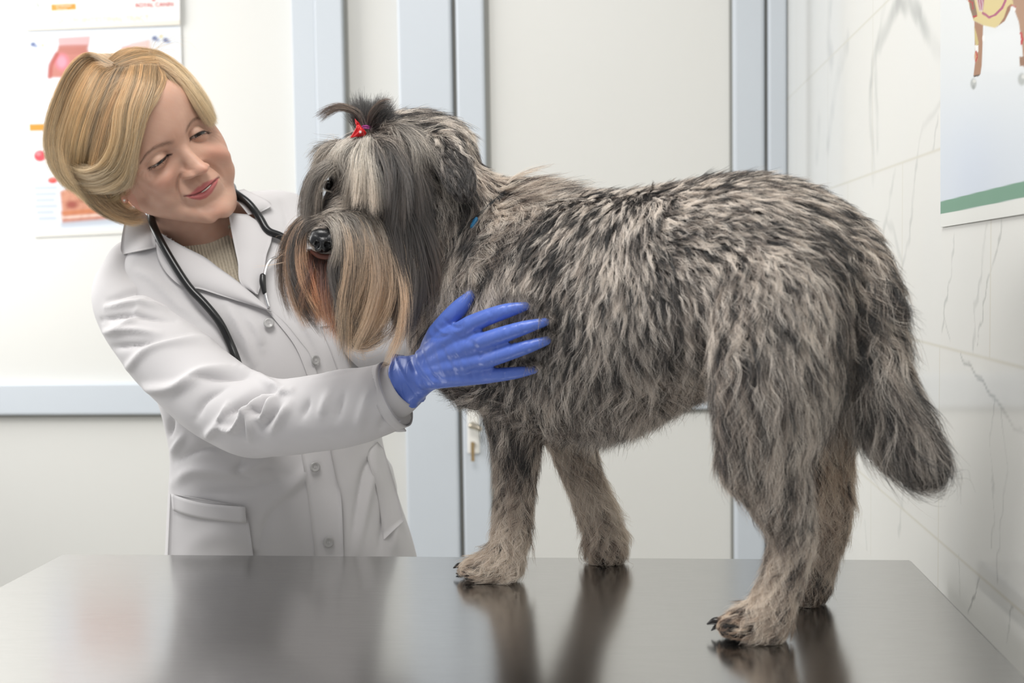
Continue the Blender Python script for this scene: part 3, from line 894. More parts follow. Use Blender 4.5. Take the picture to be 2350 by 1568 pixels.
def fur_controls():  # low means between belly and thigh paint shade, the pale thigh patch a highlight
    rows = [list(map(float, l.split())) for l in FUR.strip().splitlines()]  # near-black means round the eye paint the shaded hollow into the coat
    pos, par = [], []
    for r in rows:
        p, n = cast(dogT, r[0], r[1])
        if p is None:
            print('fur control off the body', r[:2]); continue
        a = math.radians(r[2])
        pos.append(p); par.append(np.concatenate([math.cos(a) * RIGHT - math.sin(a) * UP, [r[3] * mpp(p[1]), r[4] * mpp(p[1])], r[5:6], [r[6] * mpp(p[1])], r[7:]]))
    return np.array(pos), np.array(par)

def idw(pos, par, q, k=5, pw=3.0):
    out = np.zeros((len(q), par.shape[1]))
    for s in range(0, len(q), 20000):
        d = np.linalg.norm(q[s:s + 20000, None] - pos[None], axis=2)
        i = np.argpartition(d, k, axis=1)[:, :k]
        w = 1 / (np.take_along_axis(d, i, 1) ** pw + 1e-7)
        out[s:s + 20000] = (par[i] * w[..., None]).sum(1) / w.sum(1)[:, None]
    return out

def fur_colour(val, warm):
    """val 0..1 dark to pale, warm 0..1 grey to tan; arrays of equal shape"""
    grey = np.array([lin(c) for c in ('#111010', '#393533', '#958c85', '#d9d0c6', '#f9f1e8')])
    tan = np.array([lin(c) for c in ('#19120e', '#4a3527', '#aa886e', '#e0c3a6', '#f8e8d2')])
    x = np.clip(val, 0, 1) * 4; i = np.minimum(x.astype(int), 3); t = (x - i)[..., None]
    g = grey[i] * (1 - t) + grey[i + 1] * t; h = tan[i] * (1 - t) + tan[i + 1] * t
    w = np.clip(warm, 0, 1)[..., None]
    return g * (1 - w) + h * w

def grow_coat(nG=23000, nS=310000, K=8):
    cpos, cpar = fur_controls()
    vn = vnormals(dogV, dogF)
    seen = ((CAM - dogV) * vn).sum(1) / np.linalg.norm(CAM - dogV, axis=1)
    wv = np.where(seen > -0.25, 1.0, 0.30)
    wv[dogV[:, 2] < TABLE_Z + 0.006] = 0.05
    gp, gn = surf_sample(dogV, dogF, nG, wv, 21)
    gpar = idw(cpos, cpar, gp)
    g = np.random.default_rng(5)
    dirv, ln, H, hang, curl = unit(gpar[:, :3]), gpar[:, 3].copy(), gpar[:, 4].copy(), gpar[:, 5], gpar[:, 6]
    under = inside(pixv(gp), HAND_POLY) & (((CAM - gp) * gn).sum(1) > 0) & (gp[:, 1] < 1.47)
    ln[under] *= 0.35; H[under] *= 0.25
    ln *= np.exp(g.normal(size=nG) * 0.16)
    nz = np.stack([vnoise(gp, 28, s) for s in (1, 2, 3)], 1)
    fine = g.normal(size=(nG, 3))
    dirv = unit(dirv + 0.28 * nz + 0.16 * fine + 0.010 * curl[:, None] / 0.005 * nz[:, ::-1] * .5)
    G = np.zeros((nG, K, 3)); G[:, 0] = gp
    ph = g.random(nG) * 6.28
    frq = g.uniform(0.8, 1.5, nG)
    cur, nor = gp.copy(), gn.copy()
    down = np.array([0, 0, -1.0])
    hs = H * np.exp(g.normal(size=nG) * 0.35)
    for j in range(1, K):
        s = j / (K - 1)
        tang = unit(dirv - nor * (dirv * nor).sum(1)[:, None])
        d = unit(tang * (1 - hang * s)[:, None] + (hang * s)[:, None] * down + nor * 0.10)
        lat = np.cross(nor, d)
        cur = cur + d * (ln / (K - 1))[:, None]
        off = lat * (np.sin(ph + frq * 6.28 * s) * curl * s ** 0.7)[:, None] + nor * (np.cos(ph + frq * 6.28 * s) * curl * 0.5 * s)[:, None]
        q = cur + off
        for i in range(nG):
            loc, n_, _, dist = dogT.find_nearest(Vector(q[i]))
            n_ = np.array(n_); loc = np.array(loc)
            h = (q[i] - loc) @ n_
            want = hs[i] * s ** 0.6
            tgt = loc + n_ * want
            if h < want: q[i] = tgt
            else: q[i] = q[i] * hang[i] + tgt * (1 - hang[i]) if h < 0.06 else q[i]
            nor[i] = 0.5 * nor[i] + 0.5 * n_
            if q[i, 2] < TABLE_Z + 0.0015: q[i, 2] = TABLE_Z + 0.0015
        nor = unit(nor)
        G[:, j] = q
        cur = q - off * 0.6
    # strands
    rp, rn = surf_sample(dogV, dogF, nS, wv, 33)
    kd = KDTree(nG)
    for i in range(nG): kd.insert(gp[i], i)
    kd.balance()
    own = np.array([kd.find(p)[1] for p in rp])
    sp = idw(cpos, cpar, rp, 5)
    t = np.linspace(0, 1, K)
    clump = np.clip(g.normal(0.78, 0.12, nS), 0.2, 0.97)
    loose = g.random(nS) < 0.10; clump[loose] = 0.15
    base = rp - gp[own]
    lsc = np.clip(g.normal(0.95, 0.14, nS), 0.45, 1.25)
    lsc[loose] *= 1.12
    rel = (G[own] - gp[own][:, None]) * lsc[:, None, None]
    pts = rp[:, None] + rel - base[:, None] * (clump[:, None] * t[None] ** 0.8)[..., None]
    L = np.linalg.norm(rel[:, -1], axis=1)
    fr = g.normal(size=(nS, 3)); fr2 = g.normal(size=(nS, 3))
    pts = pts + (fr[:, None] * (L[:, None] * 0.05 * t[None] ** 1.3)[..., None]) + fr2[:, None] * (L[:, None] * 0.035 * np.sin(t[None] * 5 + g.random(nS)[:, None] * 6))[..., None] * t[None, :, None]
    pts[..., 2] = np.maximum(pts[..., 2], TABLE_Z + 0.001)
    # colour: clump value, patch value, strand value; banded along the hair
    mean, con, warm, tip = sp[:, 7], sp[:, 8], sp[:, 9], sp[:, 10]
    gval = g.normal(size=nG) * 0.46
    patch = vnoise(gp, 75, 12) * 0.26 + vnoise(gp, 150, 13) * 0.22
    v0 = mean + .05 + 1.45 * con * (gval[own] + patch[own]) + g.normal(size=nS) * 0.15 * (0.4 + con)
    band = g.normal(0.62, 0.10, nG)[own]
    tt = t[None]
    dark_tip = np.clip(-tip, 0, 1)[:, None]; pale_tip = np.clip(tip, 0, 1)[:, None]
    val = v0[:, None] + pale_tip * (0.75 * (tt - 0.5)) + dark_tip * (0.62 * (1 - smooth_step(tt, band[:, None] - .14, band[:, None] + .12)) - 0.34) 
    val = val + (g.random(nS) < 0.10)[:, None] * 0.18
    val = .51 + 1.42 * (val - .47)
    col = fur_colour(val, np.broadcast_to((warm + g.normal(size=nS) * 0.08)[:, None], val.shape))
    r0 = np.where(L > 0.02, 0.00013, 0.00011)[:, None]
    rad = r0 * (1.0 - 0.75 * t[None] ** 2)
    return pts, rad, col

M_fur = hair_mat('coat_hair', rough=0.35, spec=0.10, trans=0.28)
_p, _r, _c = grow_coat()
hair_obj('fur', _p, _r, _c, M_fur, dog)
del _p, _r, _c

# ================================================================== the dog: face, long head hair, bow, collar, claws
M_long = hair_mat('long_hair', rough=0.28, spec=0.14, trans=0.12)

def lock_sheet(guides, n, colf, spread=0.004, tip_spread=0.006, K=14, seed=1, thick=0.003, r=0.00012, clumps=14, frizz=0.0015, lvar=0.12, taper=0.0, tight=.62):
    """strands filling the space between neighbouring guide curves (each a list of x, y, depth)"""
    g = np.random.default_rng(seed)
    C = np.array([catmull(np.array([P(*q) for q in gd]), 40) for gd in guides])
    m = len(C)
    u = g.random(n) * (m - 1) if m > 1 else np.zeros(n)
    cu = np.sort(g.random(clumps) * (m - 1)) if m > 1 else np.zeros(clumps)
    near = np.abs(u[:, None] - cu[None]).argmin(1)
    i = np.minimum(u.astype(int), max(m - 2, 0)); f = u - i
    j = np.minimum(i + 1, m - 1)
    uc = cu[near]; ic = np.minimum(uc.astype(int), max(m - 2, 0)); fc = uc - ic; jc = np.minimum(ic + 1, m - 1)
    t = np.linspace(0, 1, K)
    ln = np.clip(1 - np.abs(g.normal(size=n)) * lvar, .35, 1)
    ti = t[None] * ln[:, None] * 39
    k0 = np.minimum(ti.astype(int), 38); fr = (ti - k0)[..., None]
    def at(idx): return C[idx[:, None], k0] * (1 - fr) + C[idx[:, None], k0 + 1] * fr
    own = at(i) * (1 - f)[:, None, None] + at(j) * f[:, None, None]
    clp = at(ic) * (1 - fc)[:, None, None] + at(jc) * fc[:, None, None]
    c = np.clip(g.normal(tight, .2, n), 0, .98)[:, None] * t[None] ** 1.1
    pts = own * (1 - c[..., None]) + clp * c[..., None]
    coff = g.normal(size=(clumps, 3)) * tip_spread
    pts += coff[near][:, None] * (t ** 1.2)[None, :, None]
    pts += g.normal(size=(n, 1, 3)) * spread * 0.6 * (1 - taper * t)[None, :, None] + g.normal(size=(n, 1, 3)) * (frizz * t ** 1.5)[None, :, None]
    depth = g.random(n) * thick
    pts += (BACK * -1)[None, None] * depth[:, None, None]
    w = np.sin(t[None] * g.uniform(3, 8, n)[:, None] + g.random(n)[:, None] * 6) * t[None] * frizz * 0.8
    pts += g.normal(size=(n, 1, 3)) * w[..., None]
    cv = g.normal(size=clumps)[near]
    col = colf(np.broadcast_to(t[None], (n, K)), cv[:, None], g.normal(size=n)[:, None], (u / max(m - 1, 1))[:, None])
    rad = np.broadcast_to(r * (1 - 0.7 * t ** 2.5), (n, K))
    return pts, rad, col

def ramp(x, stops):
    xs = np.array([s[0] for s in stops]); cs = np.array([lin(s[1]) for s in stops])
    return np.stack([np.interp(x, xs, cs[:, k]) for k in range(3)], -1)

def hair_group(name, sheets, parent, m):
    p = np.concatenate([s[0] for s in sheets]); r = np.concatenate([s[1] for s in sheets]); c = np.concatenate([s[2] for s in sheets])
    return hair_obj(name, p, r, c, m, parent)

def streak(stops, con=0.22, scon=0.12):
    def f(t, cv, sv, u):
        c = ramp(t, stops)
        k = np.clip(np.exp(con * 1.6 * cv + scon * 1.6 * sv), .15, 2.2)
        return c * np.minimum(k, 0.92 / np.maximum(c.max(-1), 1e-4))[..., None]
    return f

TANGREY = streak([(0, '#9a9188'), (.18, '#a79d92'), (.35, '#a89785'), (.55, '#bda48b'), (.8, '#d9ba98'), (1, '#e6cbaa')], .55, .26)
REDDARK = streak([(0, '#6a3a26'), (.3, '#6e3a22'), (.6, '#a06543'), (1, '#d09a6c')], .38, .22)
DARKST = streak([(0, '#5a534d'), (.4, '#3f3833'), (1, '#3a2f28')], .40, .25)
CHEEK = streak([(0, '#4c4640'), (.35, '#37312c'), (.7, '#3a2f28'), (1, '#5e4b3c')], .65, .35)
WHITE = streak([(0, '#e8e2d8'), (.5, '#e6ddcf'), (1, '#b3a697')], .42, .25)
BROW = streak([(0, '#c2bab0'), (.4, '#a39a90'), (1, '#7d7166')], .40, .25)
GREY = streak([(0, '#aaa299'), (.5, '#b5aca1'), (1, '#bdb0a0')], .34, .25)
TOP = streak([(0, '#4f443c'), (.5, '#3a322d'), (1, '#1d1a19')], .35, .25)
TOPL = streak([(0, '#6d5c50'), (.5, '#7d6b5c'), (1, '#5b4a40')], .35, .25)

beard = [
    # under the nose and the chin: rusty, shaded by the rest
    lock_sheet([[(705, 575, 1.335), (700, 640, 1.33), (715, 720, 1.335)], [(735, 592, 1.332), (740, 660, 1.325), (750, 740, 1.33)], [(770, 598, 1.332), (780, 670, 1.325), (785, 770, 1.33)],
                [(800, 600, 1.34), (815, 680, 1.33), (820, 775, 1.335)], [(840, 600, 1.35), (860, 690, 1.345), (865, 755, 1.345)]], 5200, REDDARK, clumps=36, seed=3, thick=.02, lvar=.24, tip_spread=.011, tight=.8),
    lock_sheet([[(735, 610, 1.322), (745, 690, 1.318), (770, 780, 1.322)], [(780, 610, 1.322), (795, 700, 1.318), (805, 792, 1.322)]], 700, REDDARK, clumps=14, seed=31, thick=.01, lvar=.22),
    # moustache on the picture's right of the nose
    lock_sheet([[(757, 512, 1.325), (782, 535, 1.308), (790, 600, 1.305), (775, 690, 1.31), (790, 775, 1.315)],
                [(772, 500, 1.33), (805, 530, 1.308), (822, 610, 1.303), (815, 700, 1.308), (800, 788, 1.315)],
                [(800, 488, 1.335), (845, 530, 1.315), (868, 620, 1.308), (860, 700, 1.312), (825, 788, 1.318)],
                [(830, 478, 1.345), (880, 530, 1.325), (908, 620, 1.318), (900, 700, 1.32), (855, 775, 1.325)],
                [(855, 470, 1.35), (905, 535, 1.335), (934, 620, 1.328), (926, 690, 1.33), (885, 755, 1.335)]], 9500, TANGREY, clumps=52, seed=4, thick=.016, lvar=.2, tip_spread=.011, tight=.8),
    # short moustache hair over the lip
    lock_sheet([[(752, 505, 1.318), (768, 520, 1.308), (775, 560, 1.305), (765, 610, 1.308)], [(790, 490, 1.33), (815, 520, 1.31), (825, 580, 1.305), (815, 640, 1.305)],
                [(835, 475, 1.345), (865, 520, 1.325), (880, 580, 1.318), (875, 640, 1.318)]], 2600, GREY, clumps=26, seed=5, thick=.006, lvar=.25),
    # moustache on the picture's left of the nose
    lock_sheet([[(735, 505, 1.322), (705, 520, 1.322), (686, 570, 1.325), (690, 650, 1.33), (730, 735, 1.335)],
                [(728, 500, 1.326), (690, 520, 1.33), (668, 575, 1.335), (672, 650, 1.338), (705, 725, 1.342)],
                [(725, 492, 1.335), (685, 512, 1.34), (660, 560, 1.345), (666, 640, 1.35), (690, 700, 1.352)]], 3600, streak([(0, '#a39a90'), (.25, '#85786c'), (.5, '#9a7f69'), (.8, '#b58f70'), (1, '#c9a27c')], .42, .25), clumps=34, seed=6, thick=.008, lvar=.15),
    lock_sheet([[(722, 515, 1.318), (690, 545, 1.318), (684, 610, 1.32), (720, 680, 1.322), (770, 745, 1.325)],
                [(715, 505, 1.322), (678, 545, 1.325), (672, 620, 1.328), (700, 690, 1.33), (745, 740, 1.33)]], 700, DARKST, clumps=9, seed=7, thick=.006, lvar=.15, tip_spread=.009),
    # dark strands between
    lock_sheet([[(785, 560, 1.305), (772, 640, 1.305), (780, 720, 1.308), (800, 770, 1.312)], [(795, 540, 1.305), (765, 620, 1.303), (800, 740, 1.31), (790, 780, 1.315)]], 420, DARKST, clumps=7, seed=8, thick=.006, tip_spread=.008),
    lock_sheet([[(900, 520, 1.33), (945, 600, 1.325), (940, 690, 1.325), (905, 760, 1.33)], [(915, 520, 1.34), (955, 610, 1.335), (955, 690, 1.335), (920, 740, 1.34)]], 900, DARKST, clumps=11, seed=9, thick=.01, tip_spread=.008),
    lock_sheet([[(800, 755, 1.318), (815, 775, 1.318), (845, 770, 1.318), (880, 740, 1.32)], [(790, 770, 1.318), (812, 790, 1.318), (850, 780, 1.32), (895, 735, 1.325)]], 420, TANGREY, clumps=12, seed=10, thick=.01, tip_spread=.008),
    # wisps that stand off
    lock_sheet([[(690, 530, 1.335), (660, 545, 1.335), (650, 553, 1.335), (655, 562, 1.335), (668, 556, 1.335)], [(685, 600, 1.335), (655, 615, 1.335), (605, 628, 1.335)]], 26, TANGREY, clumps=4, seed=11, thick=.003),
    lock_sheet([[(760, 440, 1.33), (745, 436, 1.32), (722, 440, 1.318)], [(762, 445, 1.33), (750, 438, 1.32), (730, 438, 1.318)]], 9, WHITE, clumps=2, seed=12, thick=.001, spread=.001, tip_spread=.001),
]
hair_group('beard', beard, dog, M_long)['label'] = 'long rusty tan and grey beard'

brow = [
    # arch over the dog's right eye
    lock_sheet([[(790, 372, 1.335), (752, 378, 1.325), (722, 410, 1.325), (712, 470, 1.33), (716, 530, 1.335)],
                [(786, 380, 1.33), (756, 384, 1.318), (727, 412, 1.318), (718, 470, 1.325), (724, 525, 1.332)]], 2000, BROW, clumps=26, seed=21, thick=.006),
    lock_sheet([[(800, 330, 1.345), (760, 345, 1.34), (735, 385, 1.34), (722, 420, 1.34)], [(785, 330, 1.35), (745, 345, 1.35), (730, 370, 1.352), (722, 400, 1.355)], [(775, 325, 1.37), (745, 345, 1.372), (725, 390, 1.375)]], 1800, GREY, clumps=26, seed=22, thick=.008, tip_spread=.008, lvar=.25),
    # pale patches on the forehead
    lock_sheet([[(812, 318, 1.335), (785, 335, 1.328), (772, 365, 1.325), (785, 400, 1.325)], [(825, 322, 1.33), (800, 345, 1.322), (790, 380, 1.322), (795, 420, 1.325)]], 1300, streak([(0, '#b5aba0'), (.35, '#eee8de'), (.7, '#cbc1b4'), (1, '#857b70')], .2, .2), clumps=14, seed=23, thick=.005),
    lock_sheet([[(826, 325, 1.33), (808, 370, 1.322), (800, 430, 1.325), (790, 480, 1.33)], [(832, 328, 1.33), (818, 375, 1.32), (812, 430, 1.322), (805, 470, 1.33)]], 900, GREY, clumps=10, seed=24, thick=.005),
    lock_sheet([[(833, 324, 1.328), (816, 360, 1.312), (810, 410, 1.308), (806, 458, 1.306)], [(838, 324, 1.328), (828, 360, 1.309), (828, 410, 1.303), (824, 462, 1.300)],
                [(845, 324, 1.328), (842, 362, 1.309), (846, 410, 1.302), (846, 470, 1.300)], [(852, 326, 1.328), (858, 370, 1.311), (870, 420, 1.304), (874, 478, 1.303)]], 3000, WHITE, clumps=22, seed=25, thick=.005, lvar=.22, tip_spread=.006),
    # brow over the dog's left eye
    lock_sheet([[(848, 322, 1.335), (866, 350, 1.318), (880, 410, 1.310), (878, 478, 1.308)], [(855, 320, 1.335), (885, 345, 1.318), (902, 410, 1.310), (898, 500, 1.310)],
                [(862, 316, 1.34), (900, 340, 1.322), (922, 410, 1.314), (918, 520, 1.316)], [(870, 310, 1.345), (912, 335, 1.328), (940, 405, 1.322), (938, 520, 1.324)]], 3600,
               streak([(0, '#8f867d'), (.3, '#aaa096'), (.6, '#6d635a'), (1, '#4d4038')], .8, .4), clumps=60, seed=26, thick=.010, lvar=.3, tip_spread=.012),
    lock_sheet([[(872, 300, 1.345), (915, 308, 1.326), (948, 350, 1.318), (958, 420, 1.322)], [(880, 292, 1.35), (935, 300, 1.33), (975, 345, 1.325), (985, 410, 1.33)]], 900,
               streak([(0, '#9a9188'), (.4, '#6e665e'), (1, '#c9c0b4')], .9, .4), clumps=40, seed=27, thick=.006, lvar=.4, tip_spread=.012),
]
hair_group('forelock', brow, dog, M_long)['label'] = 'white and grey fringe over the eyes'

cheek = [
    lock_sheet([[(872, 450, 1.33), (890, 520, 1.32), (910, 620, 1.32), (905, 745, 1.33)], [(905, 440, 1.33), (935, 530, 1.325), (945, 640, 1.33), (935, 735, 1.34)],
                [(945, 440, 1.34), (962, 530, 1.335), (965, 620, 1.34), (950, 710, 1.35)], [(970, 450, 1.35), (985, 520, 1.35), (985, 600, 1.355), (965, 680, 1.365)]], 8500, CHEEK, clumps=80, seed=41, thick=.016, lvar=.2, tip_spread=.010),
    lock_sheet([[(955, 600, 1.335), (948, 680, 1.335), (930, 760, 1.34)], [(965, 600, 1.345), (962, 690, 1.345), (958, 760, 1.35)], [(975, 600, 1.355), (985, 680, 1.36), (960, 740, 1.365)]], 500, DARKST, clumps=16, seed=42, thick=.008, tip_spread=.009),
]
hair_group('cheek_hair', cheek, dog, M_long)

tk = []
g_ = np.random.default_rng(77)
fan = [(808, 262), (818, 246), (832, 236), (848, 230), (866, 231), (882, 238), (894, 250), (902, 262), (905, 276)]
tk.append(lock_sheet([[(840 + (x - 850) * .10, 298, 1.352), ((840 + x) / 2 + (x - 850) * .12, (298 + y) / 2, 1.345), (x, y, 1.345)] for x, y in fan], 12000, TOP, clumps=150, seed=51, thick=.045, tip_spread=.006, lvar=.30, spread=.005))
tk.append(lock_sheet([[(838, 296, 1.345), (828, 262, 1.34), (805, 246, 1.337), (775, 241, 1.335), (745, 250, 1.335), (716, 270, 1.335)], [(836, 296, 1.345), (822, 266, 1.34), (795, 253, 1.337), (770, 254, 1.335), (748, 268, 1.335), (738, 277, 1.335)]], 300, TOPL, clumps=5, seed=52, thick=.003, tip_spread=.0015, lvar=.2, spread=.0026, taper=.85))
tk.append(lock_sheet([[(842, 292, 1.345), (848, 258, 1.338), (866, 236, 1.335), (884, 227, 1.335), (905, 229, 1.335)], [(846, 292, 1.345), (858, 268, 1.338), (876, 250, 1.335), (892, 246, 1.335)]], 200, TOPL, clumps=4, seed=53, thick=.003, tip_spread=.0015, lvar=.2, spread=.002, taper=.85))
tk.append(lock_sheet([[(835, 330, 1.345), (838, 312, 1.342), (838, 298, 1.345)], [(850, 335, 1.345), (846, 315, 1.342), (841, 298, 1.345)], [(880, 320, 1.355), (862, 308, 1.348), (845, 297, 1.347)]], 700, TOPL, clumps=20, seed=54, thick=.004, lvar=.02))
hair_group('topknot', tk, dog, M_long)['label'] = 'dark tuft tied up on top of the head'

# ---- nose
def dog_nose():
    p = lambda x, y, Y: P(x, y, Y)
    s = mpp(1.315)
    e = lambda x, y, Y, a, b, c: ellipsoid(p(x, y, Y), a * s, b * s, c * s, np.array([RIGHT, BACK, UP]))
    parts = [e(741, 540, 1.318, 30, 26, 17), e(728, 550, 1.312, 19, 16, 18), e(757, 553, 1.314, 17, 16, 20), e(742, 560, 1.310, 15, 14, 19), e(740, 570, 1.313, 20, 14, 11)]
    v, f = union(parts, 0.0010, 6, .5)
    n = vnormals(v, f)
    q = pixv(v); front = (n @ BACK) > -0.2
    for cx, cy, rx, ry, dp in ((752, 563, 9, 7, .006), (727, 562, 5, 8, .005), (764, 568, 6, 3, .003)):
        d = ((q[:, 0] - cx) / rx) ** 2 + ((q[:, 1] - cy) / ry) ** 2
        v = v - n * (dp * np.exp(-d * 1.1) * front)[:, None]
    d, _, _ = poly_dist(q, np.array([(740, 558), (739, 580)])); v = v - n * (.0018 * np.exp(-(d / 2.2) ** 2) * front)[:, None]
    return v, f
nv, nf = dog_nose()
M_nose = mat('dog_nose', '#17181a', 0.28, spec=0.6, bump=0.5, bscale=900, bdist=0.0006)
mesh_obj('nose', nv, nf, M_nose, dog)['label'] = 'moist black nose'
lip = capsule_chain(np.array([N3(716, 578, 1.326, 5), N3(735, 588, 1.319, 6.5), N3(760, 589, 1.319, 6.5), N3(785, 582, 1.326, 5)]), 14)
mesh_obj('lip', *lip, mat('dog_lip', '#6e4338', 0.45, spec=.4), dog)

# ---- eyes deep under the fringe
M_eye_d = mat('dog_eye', '#0c0908', 0.3, spec=0.4)
for x, y, Y in ((754, 426, 1.353), (856, 432, 1.332)):
    mesh_obj('eye', *ellipsoid(P(x, y, Y), 13 * mpp(Y), 13 * mpp(Y), 13 * mpp(Y)), M_eye_d, dog)

# ---- claws
M_claw = mat('claw', '#1b1817', 0.3, spec=0.5)
for a, b, r in (((1068, 1303), (1040, 1304), 8), ((1090, 1316), (1064, 1317), 9), ((1064, 1322), (1046, 1326), 6), ((1662, 1432), (1622, 1433), 11), ((1690, 1448), (1664, 1452), 10), ((1655, 1444), (1632, 1448), 7)):
    base = on_table(b[0], 1322 if b[0] < 1300 else 1462)
    Y = base[1] + .004
    A, B = P(*a, Y), P(*b, Y)
    m = (A + B) / 2 + np.array([0, 0, 0.003]); rr = r * mpp(Y)
    B[2] = max(B[2], TABLE_Z + .002)
    pth = catmull(np.array([(*A, rr), (*m, rr * .85), (*B, rr * .15)]), 10)
    cv2_, cf2_ = tube(pth[:, :3], pth[:, 3], 12); cv2_[:, 2] = np.maximum(cv2_[:, 2], TABLE_Z + .0005)
    mesh_obj('claw', cv2_, cf2_, M_claw, dog)

# ---- red bow on a pink band
bow = empty('hair_bow', P(828, 300, 1.335), None); bow.parent = dog; bow.matrix_parent_inverse = dog.matrix_basis.inverted()
bow['label'] = 'red ribbon bow with a white flower print'
M_red = mat('red_satin', '#c01218', 0.4, spec=0.35)
def bow_wing(ctrl, Y, th=.0035):
    """puffed cloth wing between two edges (photo pixels)"""
    A, B = [catmull(np.array(c, float), 14) for c in ctrl]
    u = np.linspace(0, 1, 11)
    rings = []
    for i, (a, b) in enumerate(zip(A, B)):
        s = i / 13; pts = []
        for k in list(u) + list(u[-2:0:-1]):
            p = a * (1 - k) + b * k
            pts.append([p[0], p[1], k])
        up = len(u)
        row = []
        for j, (x, y, k) in enumerate(pts):
            puff = th * math.sin(math.pi * k) ** .6 * (0.25 + math.sin(math.pi * (.15 + .8 * s))) + .0006
            fold = 0.0012 * math.sin(k * 9 + s * 4)
            row.append(P(x, y, Y) + (BACK * (puff + fold) if j < up else BACK * (-puff + fold)))
        rings.append(row)
    return loft(rings)
mesh_obj('ribbon', *bow_wing([[(818, 292), (812, 303), (802, 317)], [(828, 290), (840, 303), (838, 312)]], 1.328), M_red, bow)
mesh_obj('ribbon', *bow_wing([[(820, 291), (816, 284), (814, 272)], [(827, 290), (825, 283), (822, 280)]], 1.334, .002), M_red, bow)
mesh_obj('knot', *ellipsoid(P(823, 291, 1.330), 6 * mpp(1.33), 5 * mpp(1.33), 5 * mpp(1.33)), M_red, bow)
fl = []
for k in range(6):
    a = k * math.pi / 3; c = P(827, 303, 1.3215); r = 3.6 * mpp(1.32)
    fl.append(tube([c, c + (RIGHT * math.cos(a) + UP * math.sin(a)) * r], 0.00035, 6))
mesh_obj('flower_print', *join(fl), mat('white_print', '#f3dede', .5), bow)
band = [P(840, 297, 1.347) + (RIGHT * math.cos(a) * 11 + BACK * math.sin(a) * 12 + UP * math.sin(a) * 3) * mpp(1.347) for a in np.linspace(0, 2 * math.pi, 33)[:-1]]
bv = []
for dz in (-2.5, 2.5): bv.append(tube([b + UP * dz * mpp(1.347) for b in band + band[:1]], 0.0011, 8))
o_ = mesh_obj('elastic_band', *join(bv), mat('pink_elastic', '#c23aa8', .45), bow); o_['label'] = 'magenta elastic band'

# ---- collar, mostly sunk in the ruff
cl = []
cc = np.array([P(1075, 545, 1.42)])
ax = unit(P(960, 430, 1.42) - P(1120, 600, 1.425))
e1 = unit(np.cross(ax, [0, 1, 0])); e2 = np.cross(ax, e1)
rings = []
for a in np.linspace(0, 2 * math.pi, 48, endpoint=False):
    d = e1 * math.cos(a) + e2 * math.sin(a)
    loc, nn, _, _ = dogT.ray_cast(Vector(cc[0] + d * 0.25), Vector(-d))
    p = np.array(loc) if loc is not None else cc[0] + d * .07
    rings.append([p + d * (-.002 + h) + ax * w_ for w_, h in ((-.008, 0), (-.008, .0025), (.008, .0025), (.008, 0))])
rings.append(rings[0])
col_o = mesh_obj('collar', *loft(rings, cap=False), mat('black_webbing', '#1b1c1e', .6), dog, smooth=False); col_o['label'] = 'black webbing collar with a blue tag'
dogT_Y = lambda x, y: cast(dogT, x, y)[0][1] - .008
tagv, tagf = capsule_chain(np.array([(*(P(1084, 520, dogT_Y(1086, 518))), .0026), (*(P(1090, 509, dogT_Y(1090, 508))), .003), (*(P(1093, 502, dogT_Y(1095, 500))), .002)]), 12)
mesh_obj('collar_tag', tagv, tagf, mat('blue_plastic', '#2f7fb0', .4), col_o)

# ================================================================== the woman: head (local millimetres: x her left, y up, z forward, origin between the eyes)
HM = np.array([[0.633, -0.30321, 0.7123], [0.57402, -0.43353, -0.69466], [0.51944, 0.84859, -0.10038]])
HT = np.array([-0.58355926, 1.59147174, 1.41732788])
LM = [((-31, 0, 0), (370, 368)), ((31, 0, 0), (457, 305)), ((-16.5, -1, -2), (392, 351)), ((16.5, -1, -2), (435, 318)), ((-45, 1, -8), (346, 385)), ((45, 1, -8), (476, 297)),
      ((0, -40, 25), (477, 392)), ((-16, -43, 6), (424, 404)), ((0, -51, 11), (452, 409)), ((-28, -67, -1), (425, 452)), ((28, -67, -1), (506, 404)), ((0, -65, 13), (470, 427)), ((0, -78, 12), (478, 457)),
      ((0, -112, 0), (506, 503)), ((-71, -45, -88), (289, 459)), ((0, 20, 3), (408, 303)), ((0, 68, 2), (375, 205)), ((-40, -100, -25), (440, 503)), ((-62, -62, -70), (325, 472)),
      ((55, -30, -25), (521, 352)), ((40, -92, -20), (535, 460)), ((62, 20, -30), (487, 272))]
_lp = np.array([l[0] for l in LM], float)
def _raw(p): return np.asarray(p, float) / 1000 @ HM.T + HT
_w = _raw(_lp); _tg = np.array([P(*l[1], y) for l, y in zip(LM, _w[:, 1])])
_dl = (_tg - _w) @ HM * 1000
_anc = np.array([(0, 110, -85), (0, 30, -175), (-75, 30, -90), (75, 30, -90), (0, -60, -160), (-50, -160, -90), (50, -160, -90), (0, -175, -50), (-78, 0, -60), (0, 100, -20)], float)
_pt = np.vstack([_lp, _anc]); _dv = np.vstack([_dl, np.zeros((len(_anc), 3))])
def _k(a, b): return np.exp(-(np.linalg.norm(a[:, None] - b[None], axis=2) / 42.0) ** 2)
_wt = np.linalg.solve(_k(_pt, _pt) + np.eye(len(_pt)) * 0.06, _dv)
print('head fit, largest landmark move mm', np.abs(_dl).max().round(1))
def warp(p):
    p = np.asarray(p, float).reshape(-1, 3); out = np.empty_like(p)
    for s in range(0, len(p), 20000): out[s:s + 20000] = p[s:s + 20000] + _k(p[s:s + 20000], _pt) @ _wt
    return out
def H(p):
    """head-local millimetres -> world"""
    return _raw(warp(p))

